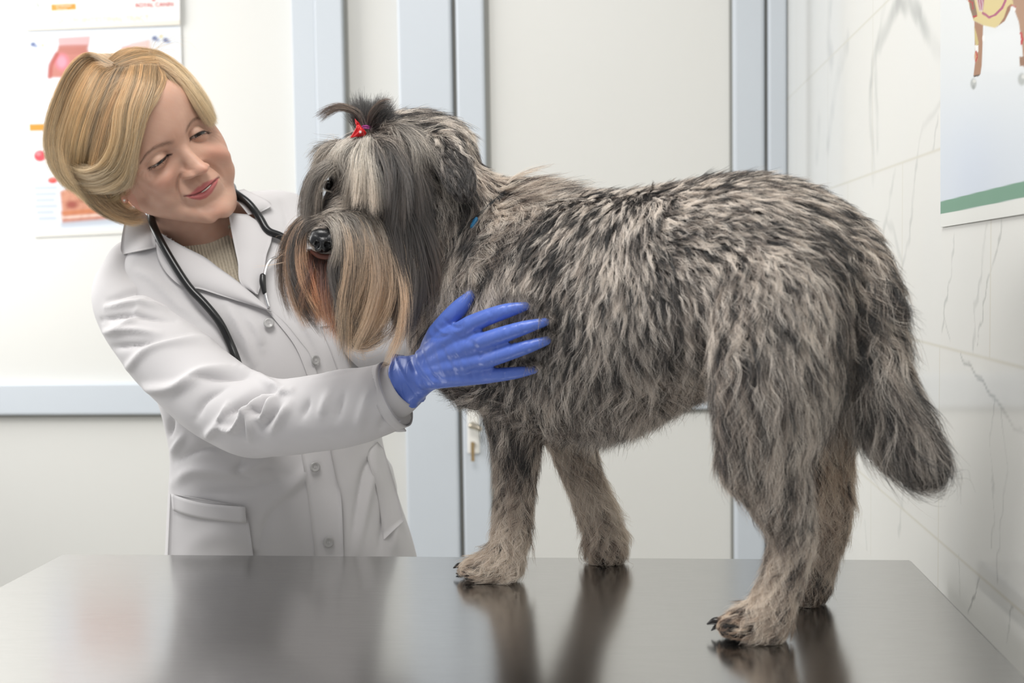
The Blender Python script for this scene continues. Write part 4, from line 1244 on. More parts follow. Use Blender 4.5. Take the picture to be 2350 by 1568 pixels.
def mchain(*n):
    """mirrored pair of chains"""
    a = np.array(n, float); b = a * [-1, 1, 1, 1]
    return [capsule_chain(a, 18), capsule_chain(b, 18)]
def mell(c, r):
    return [ellipsoid(c, *r), ellipsoid((-c[0], c[1], c[2]), *r)]

def head_base():
    S = [ellipsoid((0, 28, -82), 73, 84, 91, nu=40, nv=28), ellipsoid((0, -32, -48), 59, 84, 50, nu=40, nv=28), ellipsoid((0, 45, -45), 62, 52, 52)]
    S += mchain((66, -20, -85, 8), (58, -62, -66, 13), (35, -89, -32, 17), (13, -101, -9, 15))
    S += [ellipsoid((0, -98, -7), 19, 13, 14), ellipsoid((0, -68, -20), 36, 24, 29)]
    S += mell((36, -33, -21), (22, 22, 19)) + mell((46, -8, -40), (20, 42, 26)) + mell((43, -55, -36), (19, 26, 22)) + mell((58, -25, -74), (13, 34, 24))
    S += [capsule_chain(np.array([(0, 6, -6, 9), (0, -10, -1, 9), (0, -26, 6, 9.5), (0, -37, 11, 10.5)], float), 18), ellipsoid((0, -38.5, 14), 10.5, 10, 10.5)]
    S += mell((11.5, -42.5, 6), (7.5, 7.5, 9))
    S += mchain((48, 14, -26, 12), (30, 18, -11, 12), (8, 14, -8, 10))
    S += [capsule_chain(np.array([(0, -70, -88, 52), (0, -120, -88, 51), (2, -170, -92, 54), (4, -215, -98, 66)], float), 30)]
    v, f = union(S, 1.5, 3, .5)
    keep = np.exp(-((v[:, 0] / 17) ** 2 + ((v[:, 1] + 32) / 22) ** 2)) * (v[:, 2] > -8)
    v = relax(v, f, 45, .6, 1 - .93 * keep.clip(0, 1))
    return v, f

def face_sculpt(v, f):
    n = vnormals(v, f)
    def fr(): return np.clip((n[:, 2] + 0.15) / 0.35, 0, 1) * (v[:, 2] > -75)
    def gz(cx, cy, rx, ry, a, both=True):
        """push along z inside a soft oval"""
        w = fr(); s = 0
        for sg in ((1, -1) if both and cx else (1,)):
            s = s + np.exp(-((v[:, 0] - sg * cx) / rx) ** 2 - ((v[:, 1] - cy) / ry) ** 2)
        v[:, 2] += a * s * w
    def crease(line, wd, dp, both=True, taper=True):
        w = fr()
        for sg in ((1, -1) if both else (1,)):
            L = np.array(line, float) * [sg, 1]
            d, par, _ = poly_dist(v[:, :2], catmull(L, 24))
            tp = np.sin(np.pi * np.clip(par, .02, .98)) ** .5 if taper else 1
            v[:] += n * (-dp * np.exp(-(d / wd) ** 2) * tp * w)[:, None]
    # sockets and bridge
    gz(31, 3, 15, 11, -7.5); gz(19, 4, 6, 9, -3.5); gz(0, 3, 7, 10, -1.0)
    gz(30, -24, 14, 9, 1.2)
    # smile: cheek apples, nasolabial fold, mouth corners
    gz(33, -34, 15, 13, 3.6); gz(12.5, -43, 5.5, 4.5, 3.2); gz(0, -38, 8, 7, 1.8)
    crease([(17, -38), (24, -47), (31, -58), (35, -69)], 2.3, 4.0)
    crease([(28, -67), (31, -70), (33, -76)], 2.6, 1.8)
    # philtrum, mouth
    crease([(0, -51), (0, -61)], 2.4, .7, both=False)
    gz(0, -87, 17, 5, -2.6); gz(0, -101, 12, 8, 1.5)
    n = vnormals(v, f)
    return v, n

def lid_curves():
    up = catmull(np.array([(15.5, -3.5), (22, -.9), (31, .2), (39, 0), (46, -1.4)]), 30)
    lo = catmull(np.array([(15.5, -3.5), (22, -4.1), (31, -4.0), (39, -3.0), (46, -1.4)]), 30)
    return up, lo
LID_U, LID_L = lid_curves()
EYE_C, EYE_R = np.array([31.0, -0.5, -14.5]), 12.0

LIPU = np.array([(-28, -66.5), (-18, -65.6), (-8, -63.2), (-4, -62.4), (0, -63.2), (4, -62.4), (8, -63.2), (18, -65.6), (28, -66.5)])
LIPM = np.array([(-28, -66.5), (-16, -68.8), (-6, -69.6), (0, -70.2), (6, -69.6), (16, -68.8), (28, -66.5)])
LIPL = np.array([(-28, -66.5), (-20, -72.5), (-10, -77.5), (0, -79), (10, -77.5), (20, -72.5), (28, -66.5)])

def head_detail(v, f):
    n = vnormals(v, f)
    ax = np.abs(v[:, 0]); front = (v[:, 2] > -45) & (n[:, 2] > -0.1)
    xy = np.c_[ax, v[:, 1]]
    # eyelids wrap the eyeball
    r = np.hypot(ax - EYE_C[0], v[:, 1] - EYE_C[1])
    zl = EYE_C[2] + np.sqrt(np.clip((EYE_R + 1.3) ** 2 - r ** 2, 0, None))
    m = (1 - smooth_step(r, 9.5, 15.0)) * front
    v[:, 2] = v[:, 2] * (1 - m) + np.maximum(v[:, 2] * 0 + zl, v[:, 2] - 4) * m
    opening = inside(xy, np.vstack([LID_U, LID_L[::-1]])) & front
    du, _, _ = poly_dist(xy, LID_U); dl, _, _ = poly_dist(xy, LID_L)
    d = np.minimum(du, dl)
    v[:, 2] -= np.where(opening, np.clip(d * 3.2, 0, 3.8), 0)
    v[:, 2] += front * ~opening * (0.9 * np.exp(-(du / 1.3) ** 2) + .7 * np.exp(-(dl / 1.2) ** 2))
    # crease above the lid, fold below the eye, crow's feet
    def crease(line, wd, dp, mirror=True):
        q = xy if mirror else v[:, :2]
        d, par, _ = poly_dist(q, catmull(np.array(line, float), 30))
        v[:] -= n * (dp * np.exp(-(d / wd) ** 2) * np.sin(np.pi * np.clip(par, .03, .97)) ** .5 * front)[:, None]
    crease([(17, 2.5), (24, 7.0), (32, 8.2), (41, 6.2), (48, 1.5)], 1.4, 1.1)
    crease([(20, -8.5), (28, -11), (37, -10), (44, -6)], 2.0, .6)
    for a, b, c, dp in (((47, -1), (54, -2), (60, -6), 1.0), ((47, -2), (53, -6), (57, -13), .9), ((46, -4), (50, -9), (52, -16), .8), ((48, 1), (55, 3), (60, 4), .7)):
        crease([a, b, c], .9, dp)
    crease([(8, 24), (7, 18), (6, 14)], 1.0, .5); crease([(12, -2), (14, -6), (18, -9)], 1.0, .4)
    # nose: nostrils, wing groove, tip
    q = v[:, :2]
    dn = np.hypot((ax - 6.6) / 3.6, (v[:, 1] + 47.8) / 2.2); v[:, 1] += 3.2 * np.exp(-dn ** 2 * 1.2) * (v[:, 2] > 2); v[:, 2] -= 3.0 * np.exp(-dn ** 2 * 1.2) * (v[:, 2] > 2)
    crease([(9, -34), (14, -36), (18.5, -42), (18, -48)], 1.3, 1.3)
    crease([(9, -49.5), (14, -50.5), (18, -48)], 1.4, .7)
    # lips
    allm = front & (v[:, 2] > -30)
    mu = inside(q, np.vstack([LIPU, LIPM[::-1]])); ml = inside(q, np.vstack([LIPM, LIPL[::-1]]))
    dU, _, _ = poly_dist(q, LIPU); dM, _, _ = poly_dist(q, LIPM); dL, _, _ = poly_dist(q, LIPL)
    full = 1 - smooth_step(np.abs(v[:, 0]), 16, 28)
    v[:, 2] += allm * mu * np.minimum(dU, dM).clip(0, 3) * .75 * (.3 + .7 * full)
    v[:, 2] += allm * ml * np.minimum(dL, dM).clip(0, 4.5) * .85 * (.3 + .7 * full)
    v[:, 2] -= allm * 2.2 * np.exp(-(dM / 1.0) ** 2)
    v[:, 2] += allm * .5 * np.exp(-((dU - .3) / 1.0) ** 2)
    return v

def head_colour(v):
    ax = np.abs(v[:, 0]); xy = np.c_[ax, v[:, 1]]; q = v[:, :2]
    pt = Paint(v, '#c79f8b')
    fm = (v[:, 2] > -60) * 1.0
    nz = vnoise(v, .12, 61) * .5 + vnoise(v, .4, 62) * .3
    pt.mix(.25 * np.clip(nz, 0, 1), '#c9937a'); pt.mix(.2 * np.clip(-nz, 0, 1), '#e3bfa9')
    g = lambda cx, cy, rx, ry: np.exp(-((ax - cx) / rx) ** 2 - ((v[:, 1] - cy) / ry) ** 2) * fm
    pt.mix(.45 * g(42, -34, 18, 14), '#d2917d'); pt.mix(.5 * g(0, -40, 11, 9), '#cf907c'); pt.mix(.35 * g(0, -100, 14, 9), '#d0937f')
    pt.mix(.35 * g(0, 15, 12, 14), '#d09a82')
    pt.mix(.6 * g(33, 8, 13, 5), '#e0bda8'); pt.mix(.45 * g(24, -9, 9, 5), '#b08470')
    ear = (v[:, 2] < -62) & (ax > 62); pt.mix(.5 * ear, '#cf8f7c')
    d, par, _ = poly_dist(xy, LID_U); pt.mix(np.exp(-(d / 1.1) ** 2) * (v[:, 2] > -30), '#2b2220')
    d, par, _ = poly_dist(xy, LID_L); pt.mix(.45 * np.exp(-(d / .9) ** 2) * (v[:, 2] > -30), '#8a5a4c')
    lu = np.vstack([LIPU, LIPL[::-1]])
    dd, _, _ = poly_dist(q, np.vstack([lu, lu[:1]])); ins = inside(q, lu)
    sd = np.where(ins, dd, -dd)
    pt.mix(.92 * smooth_step(sd, -.7, .9) * (v[:, 2] > -25), '#b56162')
    dM, _, _ = poly_dist(q, LIPM); pt.mix(.75 * np.exp(-(dM / .8) ** 2) * (v[:, 2] > -25) * (np.abs(v[:, 0]) < 29), '#5f2a2a')
    brow = catmull(np.array([(12, 13), (22, 17.5), (33, 20), (43, 18), (52, 11)]), 30)
    d, par, _ = poly_dist(xy, brow)
    pt.mix(.5 * np.exp(-(d / (3.0 - 1.8 * par)) ** 2) * fm, '#8a6a5a')
    dn = np.hypot((ax - 6.6) / 3.4, (v[:, 1] + 46.0) / 2.2); pt.mix(.7 * np.exp(-dn ** 2 * 1.2) * (v[:, 2] > 0), '#5a2e26')
    return pt.c

hv, hf = head_base()
hv, _ = face_sculpt(hv, hf)
hv = head_detail(hv, hf)
# ears
def ear(sg):
    pts = [(72, -38, -86, 4.5), (75, -22, -94, 3.6), (80, -4, -104, 3.6), (80, 8, -102, 3.6), (77, 10, -92, 3.4), (73, 2, -84, 3)]
    lobe = [(70, -28, -84, 5), (72, -38, -84, 6.0), (72.5, -44, -86, 5.2)]
    conch = [(72, -24, -90, 6), (74, -8, -95, 7), (73, 2, -92, 6)]
    return [capsule_chain(np.array(p, float) * [sg, 1, 1, 1], 14) for p in (pts, lobe, conch)]
ev, ef = union(ear(-1) + ear(1), 1.2, 4, .5)
HEADV, HEADF = join([(hv, hf), (ev, ef)])
HEADC = head_colour(HEADV)
HEADW = H(HEADV)

# ================================================================== the woman: assembly of face parts
woman = empty('person', (-0.42, 1.78, 0.0), 'smiling blonde person in a white lab coat and blue gloves, bending over the dog', 'person')
M_skin = mat_attr('skin', rough=0.46, spec=0.35, sss=0.18, bump=0.22, bscale=700, bdist=.0005)
body_parts = [(HEADW, HEADF)]
body_cols = [HEADC]

# ================================================================== the woman: lab coat, sweater, trousers, glove
M_coat = mat('coat_cotton', '#cac8c9', 0.75, spec=0.15, bump=0.10, bscale=1400, bdist=.0003, sheen=.15)
M_knit = None
def section(l, r, hd, n=72, e=0.85, inset=0.0, up=(0, 0, 1.0)):
    L, R = P(*l), P(*r); c = (L + R) / 2; a = R - L; w = np.linalg.norm(a) / 2 - inset; a = unit(a)
    fr = unit(np.cross(a, up)); th = np.linspace(0, 2 * np.pi, n, endpoint=False)
    ct, sn = np.cos(th), np.sin(th)
    return c + (np.sign(ct) * np.abs(ct) ** e * w)[:, None] * a + (np.sign(sn) * np.abs(sn) ** e * (hd - inset))[:, None] * fr

SEC = [(390, 500, 1.715, 575, 440, 1.755, .045), (330, 545, 1.70, 650, 440, 1.77, .062), (270, 610, 1.69, 700, 462, 1.79, .080), (262, 690, 1.68, 770, 560, 1.79, .098),
       (300, 790, 1.67, 822, 690, 1.785, .114), (350, 890, 1.67, 850, 820, 1.775, .118), (378, 975, 1.67, 868, 940, 1.765, .112), (392, 1050, 1.675, 882, 1030, 1.755, .107),
       (385, 1150, 1.675, 920, 1150, 1.765, .112), (381, 1272, 1.675, 956, 1272, 1.77, .118), (376, 1450, 1.675, 985, 1450, 1.775, .124), (368, 1640, 1.675, 1000, 1640, 1.775, .128), (364, 1780, 1.675, 1008, 1780, 1.775, .130)]
def torso(inset=0.0, k=60, upto=None):
    a = catmull(np.array(SEC, float)[:upto], k)
    return [section(r[0:3], r[3:6], r[6], inset=inset) for r in a]

SLEEVE_R = [(318, 622, 1.712, 78), (300, 690, 1.680, 87), (375, 800, 1.625, 97), (480, 900, 1.565, 99), (580, 955, 1.515, 97), (680, 955, 1.462, 91), (790, 938, 1.418, 91), (860, 920, 1.399, 84), (880, 912, 1.395, 83), (915, 902, 1.391, 78)]
SLEEVE_L = [(680, 520, 1.790, 72), (755, 620, 1.775, 80), (825, 735, 1.715, 76), (870, 795, 1.665, 68), (930, 790, 1.610, 60), (1000, 775, 1.585, 55), (1060, 760, 1.585, 50)]
def chainpx(nodes, seg=28, per=8): return capsule_chain(np.array([N3(*k) for k in nodes]), seg, per)

SLEEVE_R_END = [(893, 911, 1.393, 80), (905, 906, 1.392, 79)]
def sleeve_r():
    n = catmull(np.array([N3(*k) for k in SLEEVE_R[:-2] + SLEEVE_R_END]), 90)
    v, f = union([tube(n[:, :3], n[:, 3], 48), ellipsoid(n[0, :3], n[0, 3], n[0, 3], n[0, 3])], 0.0034, 2, .5)
    return v, f
PARTS = [union([loft(torso())], 0.0042, 3, .5), sleeve_r(), union([chainpx(SLEEVE_L)], 0.0042, 3, .5)]
coat_tree0 = bvh(*PARTS[0])

# folds: (photo places, width px, height mm); ridges are positive, valleys negative
FOLDS = [
    ([(250, 690), (320, 668), (385, 690)], 9, -5), ([(235, 735), (310, 725), (400, 735)], 9, -5.5), ([(245, 705), (320, 697), (380, 707)], 8, 4.5),
    ([(230, 765), (300, 758), (365, 765)], 10, 4), ([(240, 800), (330, 790), (430, 770)], 11, -4), ([(250, 760), (300, 735), (330, 690)], 10, 3),
    ([(265, 880), (340, 800), (440, 780), (500, 790)], 12, 4),
    ([(305, 895), (400, 890), (470, 855), (560, 845)], 15, 6), ([(440, 870), (520, 865), (590, 862)], 10, -6), ([(545, 846), (600, 868), (648, 893)], 9, 6),
    ([(640, 893), (600, 892), (555, 925), (510, 965)], 11, -9), ([(525, 930), (515, 955), (500, 968)], 9, 5), ([(505, 980), (540, 985), (570, 945), (600, 905)], 9, 7),
    ([(655, 905), (615, 912), (590, 945), (575, 935)], 10, -7), ([(570, 930), (575, 965), (572, 1010)], 9, 5), ([(590, 960), (610, 955), (632, 910), (670, 895)], 9, 6),
    ([(625, 990), (650, 950), (665, 925)], 12, 4), ([(600, 985), (640, 935)], 12, -3.5), ([(450, 960), (470, 920), (520, 890)], 14, -4), ([(470, 1005), (510, 970)], 12, 4),
    ([(690, 960), (710, 915)], 14, -3), ([(735, 955), (755, 900)], 14, 3), ([(770, 965), (790, 905)], 14, -2.5), ([(820, 985), (850, 900)], 14, 2.5), ([(870, 985), (890, 955), (925, 975)], 10, -3),
    ([(720, 868), (790, 850), (850, 832)], 6, 2.5),
    # body of the coat
    ([(300, 615), (350, 640), (400, 690), (450, 730)], 12, 3),
    ([(470, 700), (520, 770), (570, 850)], 16, -6), ([(520, 700), (560, 770), (590, 850)], 14, 5), ([(560, 720), (590, 760), (600, 800)], 14, 4), ([(440, 690), (490, 750)], 14, -5),
    ([(400, 1060), (470, 1030), (530, 1040)], 12, -5), ([(395, 1110), (450, 1080), (560, 1085), (620, 1050)], 16, 6), ([(560, 1050), (545, 1080), (580, 1105)], 12, -5),
    ([(470, 1130), (560, 1125), (650, 1100)], 14, -4), ([(600, 1190), (680, 1110), (720, 1060)], 18, 4), ([(590, 1270), (620, 1180), (690, 1120)], 20, -4),
    ([(385, 1010), (395, 960)], 10, -6), ([(392, 1045), (420, 1000)], 10, 5),
    ([(820, 1270), (860, 1080), (880, 1030)], 10, 3), ([(800, 1270), (830, 1100), (855, 1040)], 9, -3), ([(870, 1270), (885, 1120)], 10, -3), ([(905, 1270), (905, 1200)], 12, 3),
    ([(400, 1200), (425, 1225), (405, 1265)], 9, -5), ([(440, 1250), (500, 1225), (560, 1240)], 16, 4), ([(430, 1275), (520, 1262), (600, 1275)], 10, -5),
    ([(650, 600), (690, 690), (740, 780)], 14, -3), ([(690, 560), (740, 660), (790, 760)], 14, 3), ([(640, 690), (700, 770), (745, 860)], 10, -3),
    ([(640, 450), (660, 500), (655, 560)], 14, -3), ([(560, 1090), (600, 1075), (660, 1090)], 10, -3),
]
ARM_ZONE = np.array([(205, 640), (300, 615), (430, 728), (545, 822), (650, 875), (720, 855), (860, 830), (960, 830), (960, 1000), (800, 1060), (640, 1070), (400, 985), (270, 900)])
def apply_folds(v, f, folds, arm):
    n = vnormals(v, f); q = pixv(v); view = unit(CAM - v); fc = np.clip((n * view).sum(1) / .3, 0, 1)
    for ln, w, a in folds:
        L = catmull(np.array(ln, float), 24)
        if inside(L[12:13], ARM_ZONE)[0] != arm: continue
        d, par, _ = poly_dist(q, L)
        k = 1.7 if arm else 1.3
        g = k * (np.exp(-(d / (.8 * w)) ** 2) if a > 0 else np.exp(-(d / (.62 * w)) ** 1.3)) * np.sin(np.pi * np.clip(par, .04, .96)) ** .6 * fc
        v = v + n * (g * a * .001)[:, None]
    return v + n * (vnoise(v, 35, 41) * .0010 + vnoise(v, 90, 42) * .0002)[:, None]
PARTS = [(apply_folds(v, f, FOLDS, k == 1), f) for k, (v, f) in enumerate(PARTS)]
torso_tree = bvh(*PARTS[0])
n_torso = len(PARTS[0][0])
cv, cf = join(PARTS)
coat_tree = bvh(cv, cf)
# open the neck
VNECK = np.array([(345, 470), (352, 520), (378, 548), (425, 575), (470, 602), (552, 660), (556, 600), (548, 520), (540, 430), (450, 420)])
qv = pixv(cv); nn = vnormals(cv, cf); nw = vnormals(cv, cf) @ np.array([0, -1, 0])
cut = (np.arange(len(cv)) < n_torso) & inside(qv, VNECK) & ((CAM - cv) * nn).sum(1).__gt__(-0.15)
top = (np.arange(len(cv)) < n_torso) & inside(qv, np.array([(335, 400), (335, 520), (352, 540), (600, 500), (565, 470), (600, 400)]))
cf2 = [p for p in cf if not all(cut[i] or top[i] for i in p)]
coat = mesh_obj('lab_coat', cv, cf2, M_coat, woman); coat['label'] = 'white cotton lab coat'
md = coat.modifiers.new('thickness', 'SOLIDIFY'); md.thickness = 0.0016; md.offset = -1

def drape(px, py, lift, fallback=1.66, tree=None):
    p, n = cast(tree or torso_tree, px, py)
    if p is None: return None
    return p - ray(px, py) * lift
def patch(name, A, B, lift=.004, nu=26, nw=12, thick=.0018, parent=coat, m=M_coat, fallback=1.66, bulge=0.0, relax=6, tree=None, maxY=None):
    """cloth laid over the coat between two edges given in photo pixels"""
    a, b = catmull(np.array(A, float), nu), catmull(np.array(B, float), nu)
    Y = np.full((nu, nw), np.nan); XY = np.zeros((nu, nw, 2))
    for i in range(nu):
        for j in range(nw):
            s = j / (nw - 1); x, y = a[i] * (1 - s) + b[i] * s; XY[i, j] = x, y
            p = drape(x, y, lift, tree=tree)
            if p is not None and (maxY is None or p[1] < maxY): Y[i, j] = p[1]
    if np.isnan(Y).all(): Y[:] = fallback
    mean = np.nanmean(Y)
    for _ in range(60):
        bad = np.isnan(Y)
        if not bad.any(): break
        pad = np.pad(Y, 1, constant_values=np.nan)
        st = np.stack([pad[:-2, 1:-1], pad[2:, 1:-1], pad[1:-1, :-2], pad[1:-1, 2:]]); 
        with np.errstate(all='ignore'):
            import warnings; warnings.simplefilter('ignore'); av = np.nanmean(st, 0)
        Y[bad] = av[bad]
    Y = np.where(np.isnan(Y), mean, Y)
    for _ in range(relax):
        pad = np.pad(Y, 1, mode='edge'); Y = np.minimum(Y, (pad[:-2, 1:-1] + pad[2:, 1:-1] + pad[1:-1, :-2] + pad[1:-1, 2:]) / 4) * .5 + .5 * (pad[:-2, 1:-1] + pad[2:, 1:-1] + pad[1:-1, :-2] + pad[1:-1, 2:]) / 4
    jj = np.sin(np.pi * np.linspace(0, 1, nw))[None]
    Y = Y - bulge * jj
    v = np.array([P(XY[i, j, 0], XY[i, j, 1], Y[i, j]) for i in range(nu) for j in range(nw)])
    f = grid_faces(nu, nw)
    n = vnormals(v, f)
    if (n @ np.array([0, -1, 0])).mean() < 0: f = [q[::-1] for q in f]; n = -n
    v2 = v - n * thick; N = len(v)
    F = list(f) + [tuple(N + i for i in q[::-1]) for q in f]
    rim = [i * nw for i in range(nu)] + [(nu - 1) * nw + j for j in range(1, nw)] + [i * nw + nw - 1 for i in range(nu - 2, -1, -1)] + [j for j in range(nw - 2, 0, -1)]
    for p_, q_ in zip(rim, rim[1:] + rim[:1]): F.append((p_, q_, N + q_, N + p_))
    return mesh_obj(name, np.vstack([v, v2]), F, m, parent)

# lapels and collar leaves
patch('lapel', [(357, 560), (364, 595), (386, 631), (422, 660), (457, 663), (508, 679), (622, 715)], [(352, 520), (376, 540), (420, 565), (468, 589), (503, 615), (551, 650), (624, 714)], .007, 40, 12, bulge=.004)
patch('lapel', [(524, 488), (531, 530), (540, 575), (546, 604), (551, 648), (585, 674)], [(568, 492), (622, 534), (611, 588), (606, 628), (598, 655), (592, 676)], .008, 30, 12, bulge=.004)
patch('collar_leaf', [(297, 472), (284, 518), (277, 566), (281, 584)], [(328, 484), (346, 507), (354, 535), (358, 567)], .010, 20, 10, bulge=.006)
patch('collar_leaf', [(528, 440), (545, 462), (570, 493)], [(560, 434), (622, 467), (595, 489)], .006, 18, 10, bulge=.004)
# front overlap with its stitched band, pockets
patch('placket', [(560, 662), (600, 700), (640, 745), (680, 800), (712, 880)], [(624, 714), (654, 741), (690, 785), (712, 816), (735, 876)], .003, 30, 10)
patch('placket', [(684, 990), (697, 1077), (711, 1175), (725, 1290)], [(748, 985), (770, 1095), (783, 1146), (789, 1290)], .003, 24, 8, maxY=1.70)
patch('pocket', [(391, 1134), (388, 1200), (384, 1290)], [(562, 1164), (571, 1203), (583, 1290)], .004, 18, 22, bulge=.003, maxY=1.72)
patch('pocket_band', [(392, 1134), (430, 1147), (478, 1157), (562, 1164)], [(396, 1172), (430, 1184), (480, 1194), (565, 1201)], .0105, 22, 6, bulge=.0005, maxY=1.72)
patch('pocket', [(866, 1014), (843, 1046), (863, 1117), (881, 1239)], [(880, 1030), (890, 1060), (908, 1120), (926, 1196)], .004, 22, 8, bulge=.002)
patch('breast_pocket', [(734, 750), (756, 800), (780, 866)], [(812, 740), (818, 802), (829, 856)], .003, 14, 10)
# buttons
M_but = mat('button_plastic', '#d2d1d0', .2, spec=.5)
M_but.node_tree.nodes['Principled BSDF'].inputs['Transmission Weight'].default_value = .45
for x, y, lift in ((617, 742, .006), (724, 827, .007), (723, 1072, .006), (754, 1245, .006)):
    p, n = cast(torso_tree, x, y)
    if p is None: continue
    if y == 827: n = unit(np.array([.75, -.6, .1]))
    p = P(x, y, p[1] - lift); R = 12.5 * mpp(p[1])
    a = unit(np.cross(n, [0, 0, 1])); b = np.cross(a, n)
    prof = [(0, .0006), (.35, .0006), (.5, .0008), (.62, .0014), (.85, .0017), (1, .0010), (1, 0), (0, 0)]
    th = np.linspace(0, 2 * np.pi, 28, endpoint=False)
    rings = [p + (np.cos(th)[:, None] * a + np.sin(th)[:, None] * b) * R * max(r, .02) + n * h for r, h in prof]
    bo = mesh_obj('button', *loft(rings), M_but, coat)
    st = [capsule_chain(np.array([(*(p + a * s * .14 * R - b * .16 * R + n * .0012), .0004), (*(p + a * s * .14 * R + b * .16 * R + n * .0012), .0004)]), 6) for s in (-1, 1)]
    mesh_obj('thread', *join(st), M_coat, bo)

# collar stand round the back of the neck
lat = unit(P(705, 445, 1.79) - P(240, 620, 1.68)); upv = unit(P(455, 500, 1.715) - P(560, 860, 1.72)); fw = unit(np.cross(lat, upv))
nc = P(468, 556, 1.725)
ang = np.linspace(-1.15 * math.pi / 2 - .2, 1.15 * math.pi / 2 + .2, 40) + math.pi / 2
rings = []
for t in ang:
    d = lat * math.cos(t) * .073 - fw * math.sin(t) * .068
    rings.append([nc + d * k + upv * h for k, h in ((1.0, -.02), (1.03, .012), (1.02, .040), (1.045, .041), (1.10, .012), (1.06, -.02))])
mesh_obj('collar_stand', *loft(rings, cap=True), M_coat, coat)

# sweater under the coat
def knit():
    m, nt, b = new_mat('ribbed_knit'); L = nt.links; N = nt.nodes
    b.inputs['Base Color'].default_value = (*lin('#b3a68f'), 1); b.inputs['Roughness'].default_value = .9; b.inputs['Sheen Weight'].default_value = .3
    tc = N.new('ShaderNodeTexCoord'); w = N.new('ShaderNodeTexWave'); w.inputs['Scale'].default_value = 75; w.inputs['Distortion'].default_value = 1.2; w.bands_direction = 'X'
    n = N.new('ShaderNodeTexNoise'); n.inputs['Scale'].default_value = 500
    mp = N.new('ShaderNodeMapping'); mp.inputs['Rotation'].default_value = (0, .35, 0)
    L.new(tc.outputs['Object'], mp.inputs[0]); L.new(mp.outputs[0], w.inputs['Vector']); L.new(tc.outputs['Object'], n.inputs['Vector'])
    ad = N.new('ShaderNodeMath'); L.new(w.outputs['Fac'], ad.inputs[0]); L.new(n.outputs['Fac'], ad.inputs[1])
    bp = N.new('ShaderNodeBump'); bp.inputs['Strength'].default_value = .8; bp.inputs['Distance'].default_value = .0015
    L.new(ad.outputs[0], bp.inputs['Height']); L.new(bp.outputs[0], b.inputs['Normal'])
    cr = N.new('ShaderNodeMixRGB'); cr.inputs[1].default_value = (*lin('#9c8f79'), 1); cr.inputs[2].default_value = (*lin('#cfc3ae'), 1)
    L.new(ad.outputs[0], cr.inputs[0]); L.new(cr.outputs[0], b.inputs['Base Color'])
    return m
M_knit = knit()
sw = [section((398, 545, 1.715), (548, 520, 1.745), .050), section((396, 560, 1.713), (552, 538, 1.747), .056), section((365, 600, 1.70), (600, 560, 1.76), .064), section((340, 660, 1.695), (680, 610, 1.77), .078)] + torso(.022, 40)[14:26]
mesh_obj('sweater', *loft(sw, cap=False), M_knit, woman)['label'] = 'beige ribbed knit sweater'
rim_ = section((398, 545, 1.715), (548, 520, 1.745), .050); rim_ = np.vstack([rim_, rim_[:1]])
mesh_obj('neckband', *tube(rim_, .0045, 10), M_knit, bpy.data.objects['sweater'])

# arms, trunk and legs of the body itself (hidden by the clothes)
def plain(parts, hexcol='#d2a893'):
    v, f = join(parts); body_parts.append((v, f)); body_cols.append(np.tile(np.array(lin(hexcol)), (len(v), 1)))
plain([loft(torso(.03, 30, 10)[2:])])
plain([capsule_chain(np.array([N3(x, y, Y, r * .55) for x, y, Y, r in SLEEVE_R[:-1]] + [N3(950, 876, 1.378, 38), N3(985, 860, 1.366, 34)]), 18)])
plain([capsule_chain(np.array([N3(x, y, Y, r * .6) for x, y, Y, r in SLEEVE_L]), 18)])
M_trs = mat('trouser_cotton', '#d4d3d4', .8, spec=.15)
hipL, hipR = P(540, 1500, 1.71), P(790, 1500, 1.76)
tv_, tf_ = union([capsule_chain(np.array([(h[0], h[1], .92, .085), (h[0], h[1], .75, .080), (h[0], h[1], .45, .062), (h[0], h[1] + .01, .10, .058), (h[0], h[1] + .01, .065, .057)]), 24) for h in (hipL, hipR)] + [ellipsoid((hipL + hipR) / 2 * [1, 1, 0] + [0, 0, .95], .15, .10, .11)], .006, 4)
mesh_obj('trousers', tv_, tf_, M_trs, woman)
for h in (hipL, hipR):
    plain([capsule_chain(np.array([(h[0], h[1], .88, .06), (h[0], h[1], .45, .045), (h[0], h[1] + .01, .09, .035)]), 14)])
    y = h[1]
    sv, sf = union([capsule_chain(np.array([(h[0], y + .05, .045, .036), (h[0], y - .04, .045, .040), (h[0] + .01, y - .14, .032, .030)]), 18), capsule_chain(np.array([(h[0], y + .02, .05, .04), (h[0], y + .02, .09, .042)]), 16)], .004, 4)
    sv[:, 2] = np.maximum(sv[:, 2], 0.001)
    mesh_obj('shoe', sv, sf, mat('white_clog', '#e6e6e4', .4), woman)

# sleeve cuff
cz = [N3(870, 915, 1.395, 70), N3(905, 899, 1.390, 64), N3(932, 882, 1.384, 57)]
a = catmull(np.array(cz), 12)
mesh_obj('cuff', *tube(a[:, :3], a[:, 3], 36, cap=False), M_coat, coat)
bpy.data.objects['cuff'].modifiers.new('thickness', 'SOLIDIFY').thickness = .0018
hem_ = catmull(np.array([N3(888, 913, 1.3935, 81.5), N3(908, 904.5, 1.3918, 81.5)]), 4)
mesh_obj('hem', *tube(hem_[:, :3], hem_[:, 3], 44, cap=False), M_coat, coat)
bpy.data.objects['hem'].modifiers.new('thickness', 'SOLIDIFY').thickness = .0012
fl_ = [N3(900, 975, 1.392, 16), N3(918, 983, 1.390, 10), N3(930, 989, 1.389, 2.5)]
mesh_obj('cuff_corner', *capsule_chain(np.array(fl_), 14), M_coat, coat)

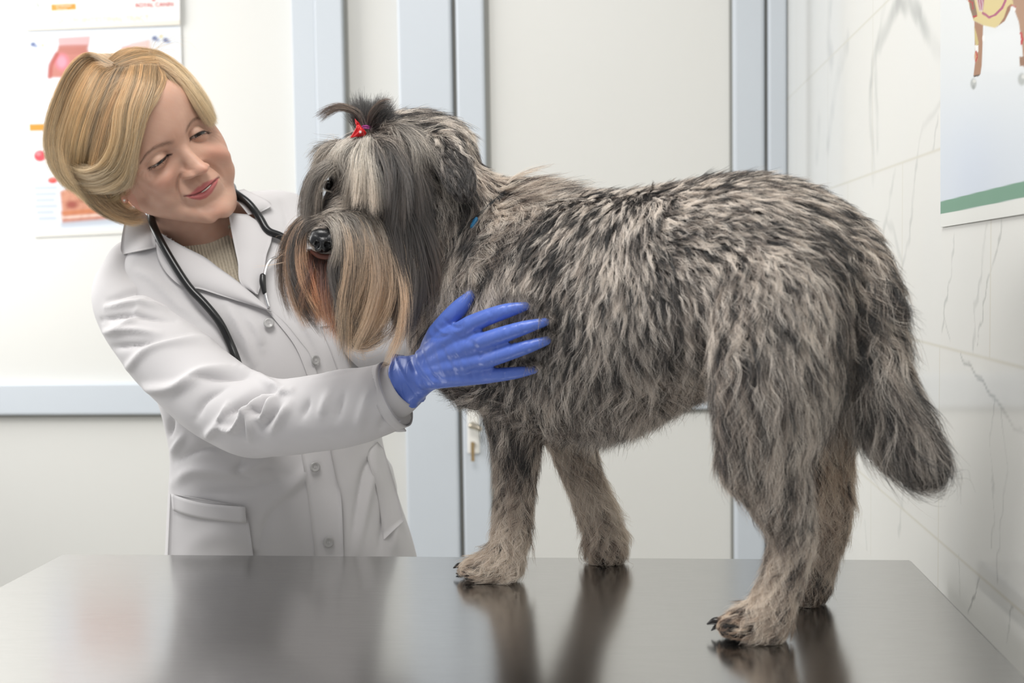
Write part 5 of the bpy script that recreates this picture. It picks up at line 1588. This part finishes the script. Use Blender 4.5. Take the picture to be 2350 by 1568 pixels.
# ------------------------------------------------------------------ gloves
def glove_mat():
    m, nt, b = new_mat('blue_nitrile'); L = nt.links; N = nt.nodes
    b.inputs['Base Color'].default_value = (*lin('#5c78cd'), 1); b.inputs['Roughness'].default_value = .34; b.inputs['Specular IOR Level'].default_value = .45
    tc = N.new('ShaderNodeTexCoord')
    n1 = N.new('ShaderNodeTexNoise'); n1.inputs['Scale'].default_value = 60; n1.inputs['Detail'].default_value = 3; n1.inputs['Distortion'].default_value = .7
    mp = N.new('ShaderNodeMapping'); mp.inputs['Scale'].default_value = (1.0, 1.0, .45); mp.inputs['Rotation'].default_value = (0, .4, 0)
    L.new(tc.outputs['Object'], mp.inputs[0]); L.new(mp.outputs[0], n1.inputs['Vector'])
    rd = N.new('ShaderNodeMath'); rd.operation = 'SUBTRACT'; rd.inputs[1].default_value = .5; L.new(n1.outputs['Fac'], rd.inputs[0])
    ab = N.new('ShaderNodeMath'); ab.operation = 'ABSOLUTE'; L.new(rd.outputs[0], ab.inputs[0])
    bp = N.new('ShaderNodeBump'); bp.inputs['Strength'].default_value = .42; bp.inputs['Distance'].default_value = .004
    L.new(ab.outputs[0], bp.inputs['Height']); L.new(bp.outputs[0], b.inputs['Normal'])
    return m
M_glove = glove_mat()
def dogY(px, py, d):
    p, n = cast(dogT, px, py); return (p[1] if p is not None else 1.36) - d
def build_glove():
    S = []
    def fin(pts, wrist):
        nodes = []
        for x, y, r, off in pts:
            nodes.append(N3(x, y, dogY(x, y, .006 + off), r))
        S.append(capsule_chain(np.array(nodes), 20))
    W = lambda x, y, Y, r: N3(x, y, Y, r)
    K = {}
    # fingers: x, y, radius px, lift above the coat (m)
    fin([(1082, 744, 21.5, .026), (1120, 728, 20, .024), (1165, 713, 17.5, .016), (1207, 703, 11, .006)], 0)
    fin([(1108, 784, 21, .030), (1155, 768, 19.5, .027), (1205, 752, 16.5, .018), (1252, 739, 10.5, .006)], 0)
    fin([(1118, 826, 20, .030), (1165, 811, 18.5, .026), (1212, 796, 16, .018), (1255, 782, 11, .006)], 0)
    fin([(1108, 864, 19, .026), (1150, 860, 16.5, .023), (1190, 855, 14, .016), (1227, 849, 9.5, .005)], 0)
    fin([(1004, 766, 25, .022), (1030, 733, 22.5, .020), (1058, 703, 20, .013), (1080, 678, 13, .006)], 0)
    yk = lambda x, y, o: dogY(x, y, o)
    wr = (992, 846)
    for kx, ky, r0, r1, wy in ((1082, 744, 30, 22, 825), (1106, 784, 30, 22, 840), (1112, 826, 30, 21, 855), (1104, 864, 26, 19, 870)):
        S.append(capsule_chain(np.array([N3(978, wy, 1.352, r0), N3((978 + kx) / 2, (wy + ky) / 2 - 2, (1.350 + yk(kx, ky, .034)) / 2 - .004, (r0 + r1) / 2 + 2), N3(kx, ky, yk(kx, ky, .034), r1)]), 20))
    S.append(capsule_chain(np.array([N3(985, 828, 1.354, 30), N3(995, 795, 1.350, 30), N3(1004, 766, dogY(1004, 766, .03), 25)]), 18))
    # the web beside the thumb
    S.append(capsule_chain(np.array([N3(1010, 780, 1.345, 24), N3(1045, 765, dogY(1045, 765, .03), 20)]), 16))
    # wrist and loose cuff
    ax = [N3(1000, 845, 1.352, 46), N3(975, 855, 1.360, 47), N3(952, 866, 1.371, 54), N3(934, 874, 1.380, 62)]
    a = catmull(np.array(ax), 16)
    t_, n_, b_ = frames(a[:, :3])
    th = np.linspace(0, 2 * np.pi, 40, endpoint=False); rings = []
    for i, (p, r) in enumerate(zip(a[:, :3], a[:, 3])):
        s = i / 15
        w = 1 + .05 * s * np.sin(th * 5 + 1) + .03 * s * np.sin(th * 9)
        fl = np.where(True, 1, 1)
        side = unit(np.cross(t_[i], BACK)); nb = np.cross(side, t_[i])
        rings.append(p + (np.cos(th) * r * w)[:, None] * side + (np.sin(th) * r * w * .72)[:, None] * nb)
    S.append(loft(rings))
    S.append(tube(np.vstack([rings[-1], rings[-1][:1]]), .0026, 8))
    v, f = union(S, .0020, 4, .5)
    # creases of the stretched rubber
    n = vnormals(v, f); q = pixv(v); fc = np.clip(((CAM - v) * n).sum(1) / .25, 0, 1)
    for ln, w, a_ in (([(1020, 735), (1045, 752), (1060, 748)], 4, -2.0), ([(1000, 750), (1020, 765), (1050, 760)], 4, 1.4), ([(985, 775), (1010, 775), (1040, 762)], 4, -1.5),
                      ([(905, 815), (920, 850), (960, 915)], 3, 1.8), ([(938, 812), (950, 850), (985, 900)], 5, -2.2), ([(955, 800), (965, 840), (1005, 890)], 5, 1.8), ([(965, 795), (985, 850), (1020, 885)], 4, -1.6),
                      ([(1000, 790), (1010, 830), (1025, 870)], 5, 1.1), ([(1015, 800), (1035, 840), (1050, 875)], 5, -1.2), ([(1040, 790), (1060, 830), (1075, 870)], 6, .9), ([(1045, 770), (1085, 790), (1105, 830)], 6, -.9),
                      ([(1120, 745), (1132, 728), (1120, 712)], 4, -1.0), ([(1160, 732), (1152, 715), (1160, 700)], 4, -1.0), ([(1165, 785), (1158, 766), (1165, 748)], 4, -1.0), ([(1205, 770), (1198, 753), (1205, 738)], 4, -1.0),
                      ([(1175, 825), (1168, 808), (1172, 792)], 4, -1.0), ([(1215, 812), (1208, 796), (1214, 780)], 4, -1.0), ([(1160, 872), (1154, 858), (1160, 842)], 4, -1.0), ([(1085, 870), (1080, 855), (1100, 845)], 4, -1.0)):
        d, par, _ = poly_dist(q, catmull(np.array(ln, float), 16))
        v = v + n * (a_ * .001 * np.exp(-(d / w) ** 2) * np.sin(np.pi * np.clip(par, .05, .95)) ** .5 * fc)[:, None]
    return v, f
gv, gf = build_glove()
gl = mesh_obj('glove', gv, gf, M_glove, woman); gl['label'] = 'blue nitrile glove with fingers spread on the coat of the dog'
# the other hand lies on the far flank
def far_glove():
    S = []; y0 = 1.592
    for pts in (((1120, 720), (1170, 700), (1215, 690)), ((1130, 745), (1185, 735), (1235, 728)), ((1130, 770), (1185, 765), (1232, 762)), ((1120, 792), (1165, 792), (1205, 792)), ((1085, 730), (1115, 690), (1135, 665))):
        S.append(capsule_chain(np.array([N3(x, y, y0 - .006 * k, r) for k, ((x, y), r) in enumerate(zip(pts, (21, 19, 13)))]), 16))
    S.append(capsule_chain(np.array([N3(1050, 765, 1.59, 36), N3(1095, 758, 1.592, 36), N3(1122, 755, 1.592, 32)]), 18))
    S.append(capsule_chain(np.array([N3(1095, 735, 1.592, 26), N3(1125, 745, 1.592, 24), N3(1120, 785, 1.592, 22)]), 18))
    return union(S, .0026, 5, .5)
mesh_obj('glove', *far_glove(), M_glove, woman)

# ------------------------------------------------------------------ stethoscope round her neck (lies on the coat: a thing of its own)
stet = empty('stethoscope', P(440, 660, 1.58), "black stethoscope draped round the woman's neck over her lab coat", 'stethoscope')
M_tube = mat('black_rubber', '#141516', .28, spec=.5)
M_chrome = mat('chrome', '#d8d8da', .12, metal=1)
def on_coat(px, py, lift):
    return drape(px, py, lift, tree=torso_tree)
rt = 9.3 * mpp(1.62)
def run(pts):
    out = []
    for q in pts:
        if len(q) == 3: out.append(P(*q))
        else:
            p = on_coat(q[0], q[1], rt + .0075)
            out.append(p if p is not None else P(q[0], q[1], 1.65))
    return np.array(out)
left = run([(346, 489, 1.672), (360, 536, 1.640), (393, 596), (433, 658), (468, 695), (503, 738), (527, 786), (543, 826), (560, 880)])
trunk = torso_tree
for i, q in ((6, (527, 786)), (7, (543, 826)), (8, (560, 880))):
    t_p, _ = cast(trunk, *q); left[i] = t_p - ray(*q) * (rt + .004)
left[2] = P(393, 596, min(left[2][1], 1.625))
back = run([(372, 452, 1.75), (420, 420, 1.815), (490, 405, 1.83), (530, 425, 1.76)])
right = run([(537, 441, 1.70), (570, 466), (597, 501), (615, 530), (650, 545), (690, 585), (705, 640)])
path = catmull(np.vstack([left[::-1], back, right]), 200)
path[1:-1] = relax(path, [(i, i + 1) for i in range(199)], 6, .5)[1:-1]
mesh_obj('tubing', *tube(path, rt, 20), M_tube, stet)
pe = path[0]; nd = unit(np.array([.2, -1, .1])); a = unit(np.cross(nd, [0, 0, 1])); b = np.cross(a, nd)
th = np.linspace(0, 2 * np.pi, 36, endpoint=False)
mesh_obj('chest_piece', *loft([pe + a * 0 + (np.cos(th)[:, None] * a + np.sin(th)[:, None] * b) * r + nd * h for r, h in ((.016, -.004), (.021, -.002), (.022, .002), (.018, .005), (.002, .006))]), M_chrome, stet)
hp_ = run([(664, 591), (640, 590), (622, 597), (612, 612), (606, 636), (606, 655), (610, 680), (617, 707)])
hs_ = catmull(hp_, 50)
mesh_obj('binaural', *tube(hs_, .0022, 12), M_chrome, stet)
es = run([(603, 634), (603, 650), (607, 672)])
mesh_obj('ear_tip', *capsule_chain(np.c_[es, [.0042, .0045, .0030]], 12), M_tube, stet)

# ------------------------------------------------------------------ coat hair falling over the fingertips
def tuft(*g):
    out = []
    for (x0, y0), (x1, y1) in g:
        Y0 = dogY(x0, y0, .006); Y1 = dogY(x1, y1, .021)
        out.append([(x0, y0, Y0), ((x0 + x1) / 2 - 2, (y0 + y1) / 2, (Y0 + Y1) / 2 - .006), (x1, y1, Y1)])
    return out
COATC = streak([(0, '#2c2927'), (.4, '#5f5852'), (.8, '#8d847b'), (1, '#a0978d')], .45, .3)
tips = [(((1045, 652), (1056, 690)), ((1075, 645), (1078, 690)), ((1105, 655), (1096, 694))),
        (((1135, 682), (1150, 716)), ((1175, 672), (1188, 708)), ((1215, 678), (1216, 714)), ((1240, 690), (1230, 722))),
        (((1210, 722), (1222, 748)), ((1245, 712), (1250, 742)), ((1275, 722), (1266, 752))),
        (((1222, 762), (1234, 790)), ((1255, 752), (1258, 782)), ((1282, 765), (1270, 792))),
        (((1190, 832), (1203, 856)), ((1220, 826), (1226, 852)), ((1248, 836), (1238, 862)))]
hair_group('fur', [lock_sheet(tuft(*t), 170, COATC, clumps=12, seed=90 + k, thick=.004, tip_spread=.004, lvar=.3, K=9, spread=.003) for k, t in enumerate(tips)], dog, M_fur)

# ================================================================== the woman: blonde bob
HC = _raw(np.array([0, 22, -86.0]))
def shell_depth(px, py, grow=1.0):
    """depth of the hair volume (an ellipsoid round the skull) along a sight line"""
    rad = np.array([93, 104, 110]) / 1000 * grow
    o = ((CAM - HC) @ HM) / rad; d = (ray(px, py) @ HM) / rad
    a, b, c = d @ d, o @ d, o @ o - 1
    disc = b * b - a * c
    t = (-b - math.sqrt(disc)) / a if disc > 0 else -b / a
    return (CAM + ray(px, py) * t)[1]
def hg(*pts, grow=1.0):
    """guide from photo places (x, y[, extra depth in m])"""
    return [(p[0], p[1], shell_depth(p[0], p[1], grow) + (p[2] if len(p) > 2 else 0)) for p in pts]

BL = lambda k: streak([(0, ('#9c7a52', '#a88557', '#8e6f49')[k]), (.25, ('#cfab7a', '#d8b584', '#b89468')[k]), (.6, ('#e8cda0', '#ecd3a8', '#d2b286')[k]), (1, ('#f0dab2', '#f0dab4', '#dfc298')[k])], .24, .28)
M_blond = hair_mat('blond_hair', rough=0.2, spec=0.30, trans=0.22, tint=(1, .9, .74))
def bsheet(gs, n, k, seed, **kw):
    d = dict(clumps=34, thick=.012, r=.00010, spread=.002, tip_spread=.0025, frizz=.0018, lvar=.06, K=18); d.update(kw)
    return lock_sheet(gs, n, BL(k), seed=seed, **d)
sheets = [
    # back of the crown sweeping down the far left outline
    bsheet([hg((262, 150), (205, 122, .0), (160, 150), (122, 225), (104, 300), (112, 365), (150, 425)),
            hg((258, 152), (215, 140), (175, 190), (145, 265), (130, 330), (142, 395), (178, 440)),
            hg((262, 156), (228, 165), (195, 235), (172, 310), (165, 380), (180, 430), (205, 462)),
            hg((268, 160), (245, 190), (218, 260), (200, 330), (195, 400), (215, 450), (240, 480))], 12000, 0, 1, clumps=60),
    # side, straight from the parting down to the ear
    bsheet([hg((268, 158), (250, 190), (225, 260), (205, 335), (200, 390), (215, 420)),
            hg((290, 156), (275, 190), (248, 260), (228, 335), (218, 390), (222, 430)),
            hg((315, 154), (300, 185), (275, 250), (255, 320), (240, 385), (235, 430))], 8000, 2, 2, clumps=50),
    # front sweep over the temple, ends flipping back
    bsheet([hg((300, 152), (290, 185), (268, 250), (262, 320), (240, 370), (205, 385), (172, 372), grow=1.03),
            hg((325, 150), (318, 190), (300, 250), (290, 325), (262, 385), (215, 402), (168, 388), grow=1.04),
            hg((345, 150), (338, 195), (318, 255), (302, 335), (280, 395), (235, 420), (175, 412), grow=1.04),
            hg((357, 152), (352, 200), (330, 262), (304, 345), (292, 405), (258, 432), (195, 430), grow=1.03)], 11000, 1, 3, clumps=70, lvar=.14, tip_spread=.004),
    bsheet([hg((357, 150), (366, 185), (348, 230), (318, 280), (302, 340), (298, 395), (284, 432), grow=1.0),
            hg((362, 150), (376, 182), (362, 215), (330, 262), (304, 330), (299, 380), (290, 425), grow=1.0)], 2600, 0, 4, clumps=20),
    # underneath, the nape with its ends flicked forward
    bsheet([hg((150, 380), (175, 430), (205, 465), (245, 490), (290, 503), (322, 505), grow=.96),
            hg((185, 380), (205, 425), (230, 460), (265, 485), (300, 498), (330, 492), grow=.97),
            hg((215, 380), (230, 420), (248, 450), (272, 478), (300, 488), grow=.97),
            hg((240, 385), (250, 420), (260, 442), (275, 462), (292, 478), grow=.95)], 6000, 2, 5, clumps=40, lvar=.2, tip_spread=.005),
    bsheet([hg((205, 400), (225, 432), (262, 446), (285, 430), grow=1.0), hg((190, 410), (215, 448), (255, 458), (282, 444), grow=1.0)], 2400, 0, 55, clumps=26, lvar=.2, tip_spread=.004),
    # far side of the parting, swept over the top and down the other cheek
    bsheet([hg((240, 146), (275, 118), (320, 112), (372, 126), (425, 168), (465, 225), (487, 280)),
            hg((255, 150), (295, 128), (340, 122), (385, 140), (430, 182), (464, 232), (484, 278)),
            hg((275, 153), (320, 140), (358, 138), (395, 158), (428, 195), (458, 240), (484, 286)),
            hg((310, 154), (345, 148), (372, 152), (400, 172), (428, 202), (455, 243), (482, 284))], 9500, 0, 6, clumps=50, tip_spread=.002),
    bsheet([hg((330, 150), (365, 150), (395, 168), (424, 198)), hg((345, 152), (370, 158), (392, 178), (412, 200))], 1500, 2, 7, clumps=14, lvar=.3),
    # volume behind, seen only from the side
    bsheet([hg((240, 140, .02), (180, 130, .05), (120, 220, .06), (100, 300, .06), (120, 380, .05), (170, 440, .04)), hg((330, 112, .03), (380, 130, .06), (430, 180, .06), (465, 240, .06), (480, 300, .05), (470, 380, .05))], 4000, 0, 8, thick=.02),
    # stray hairs
    bsheet([hg((350, 140), (362, 110), (395, 100), (425, 118), (440, 150)), hg((345, 135), (352, 115), (380, 98), (410, 100), (430, 128)), hg((340, 128), (346, 100), (352, 88), (365, 82))], 60, 1, 9, clumps=20, tip_spread=.012, lvar=.3, r=.00005),
    bsheet([hg((255, 148), (225, 195), (215, 240), (235, 275)), hg((330, 180, -.01), (280, 200, -.012), (240, 240, -.012), (215, 262, -.01))], 90, 1, 10, clumps=9, tip_spread=.006, lvar=.3, r=.00006),
]
hair_group('hair', sheets, woman, M_blond)
# scalp volume under the strands, so that no skin shows through the bob
def hair_cap():
    v, f = ellipsoid((0, 22, -86), 84, 95, 101, nu=48, nv=32)
    w = _raw(v); q = pixv(w)
    return w, f
cv_, cf_ = hair_cap()
face = np.array([(392, 190), (440, 222), (470, 262), (520, 300), (560, 420), (540, 560), (300, 520), (296, 470), (300, 400), (306, 335), (322, 285), (345, 240), (372, 205)])
qq = pixv(cv_); fr_ = ((CAM - cv_) * unit(cv_ - HC)).sum(1) > -0.02
low = ((cv_ - HT) @ HM)[:, 1] < -0.050
bad = (inside(qq, face) & fr_) | low
cf_ = [p for p in cf_ if not any(bad[i] for i in p)]
mesh_obj('hair_base', cv_, cf_, mat('hair_base', '#93723f', .6, spec=.2), woman)

bv_, bf_ = join(body_parts)
body_o = mesh_obj('body', bv_, bf_, M_skin, woman, col=np.vstack(body_cols))
# eyeballs and irises
M_sclera = mat('sclera', '#cfc2ba', 0.15, spec=.5)
M_iris = mat('iris_brown', '#1e130e', 0.08, spec=.6, coat=1)
for sg in (-1, 1):
    c = EYE_C * [sg, 1, 1]
    v, f = ellipsoid(c, EYE_R, EYE_R, EYE_R, nu=32, nv=20); e = mesh_obj('eye', H(v), f, M_sclera, woman)
    d = unit(np.array([0.08, -0.22, 1.0])); a = unit(np.cross([0, 1, 0], d)); b = np.cross(d, a)
    v, f = ellipsoid(c + d * (EYE_R - 1.6), 7.2, 7.2, 2.4, np.array([a, b, d])); mesh_obj('iris', H(v), f, M_iris, e)
# teeth showing between the lips
tv, tf = capsule_chain(np.array([(-3, -70.2, 7.9, .4), (3, -70.2, 8.0, .8), (8, -69.8, 7.6, .8), (12, -69.3, 6.4, .4)]), 12)
mesh_obj('teeth', H(tv), tf, mat('teeth', '#cfc6bb', .2), woman)

# brows and lashes
tree_h = bvh(HEADV, HEADF)
def face_pt(x, y, lift=0.0):
    loc, nn, _, _ = tree_h.ray_cast(Vector((x, y, 80)), Vector((0, 0, -1)))
    return np.array(loc) + np.array(nn) * lift
g_ = np.random.default_rng(9)
pb, cb = [], []
for sg in (-1, 1):
    axis = catmull(np.array([(12, 13), (22, 17.5), (33, 20), (43, 18), (52, 11)]), 40)
    for k in range(230):
        u = g_.random(); i = min(int(u * 39), 38); p = axis[i]; d = unit(axis[i + 1] - axis[i])
        wv = (4.4 - 3.2 * u); off = g_.normal() * wv * .5
        st = p + np.array([0, off]); dirv = unit(d + np.array([0, .5 * (1 - u) - off * .25]) + g_.normal(size=2) * .12); ln = 5.5 - 2 * u
        pb.append([face_pt(sg * (st[0] + dirv[0] * ln * t), st[1] + dirv[1] * ln * t, .15 + .5 * math.sin(3 * t)) for t in np.linspace(0, 1, 5)])
        cb.append(lin('#bb9c88') if g_.random() < .7 else lin('#937667'))
pb = np.array(pb); hb = hair_obj('eyebrow', H(pb.reshape(-1, 3)).reshape(pb.shape), np.linspace(.00007, .00003, 5)[None].repeat(len(pb), 0), np.array(cb)[:, None].repeat(5, 1), hair_mat('brow_hair', trans=.2, spec=.05), woman)
pl, = [[]]
for sg in (-1, 1):
    for k in range(150):
        u = .08 + .9 * g_.random(); i = min(int(u * 29), 28); p = LID_U[i] if k % 4 else LID_L[i]
        s = 1 if k % 4 else .55
        b = face_pt(sg * p[0], p[1] + (.3 if k % 4 else -.3), .1)
        ln = (6 + 3 * u) * s * g_.uniform(.7, 1.1)
        dx = (u - .45) * .9 + g_.normal() * .12
        pl.append([b + np.array([sg * dx * ln * t, (-.75 * ln * t + .45 * ln * t * t) if k % 4 else -.5 * ln * t, ln * (.85 * t - .15 * t * t)]) for t in np.linspace(0, 1, 6)])
pl = np.array(pl)
hair_obj('eyelashes', H(pl.reshape(-1, 3)).reshape(pl.shape), np.linspace(.00012, .00003, 6)[None].repeat(len(pl), 0), np.full((len(pl), 6, 3), .006), hair_mat('lash_hair', spec=.05, trans=0), woman)
ev_, ef_ = ellipsoid((-75, -43, -82), 2.2, 2.2, 2.2)
mesh_obj('earring', H(ev_), ef_, mat('pearl', '#f1ece6', .15, coat=1), woman)['label'] = 'small pearl stud earring'

# working arrays are no longer needed
import gc
del beard, brow, cheek, tk, sheets, HEADV, HEADW, HEADC, PARTS, cv, cf, cf2, gv, gf
gc.collect()
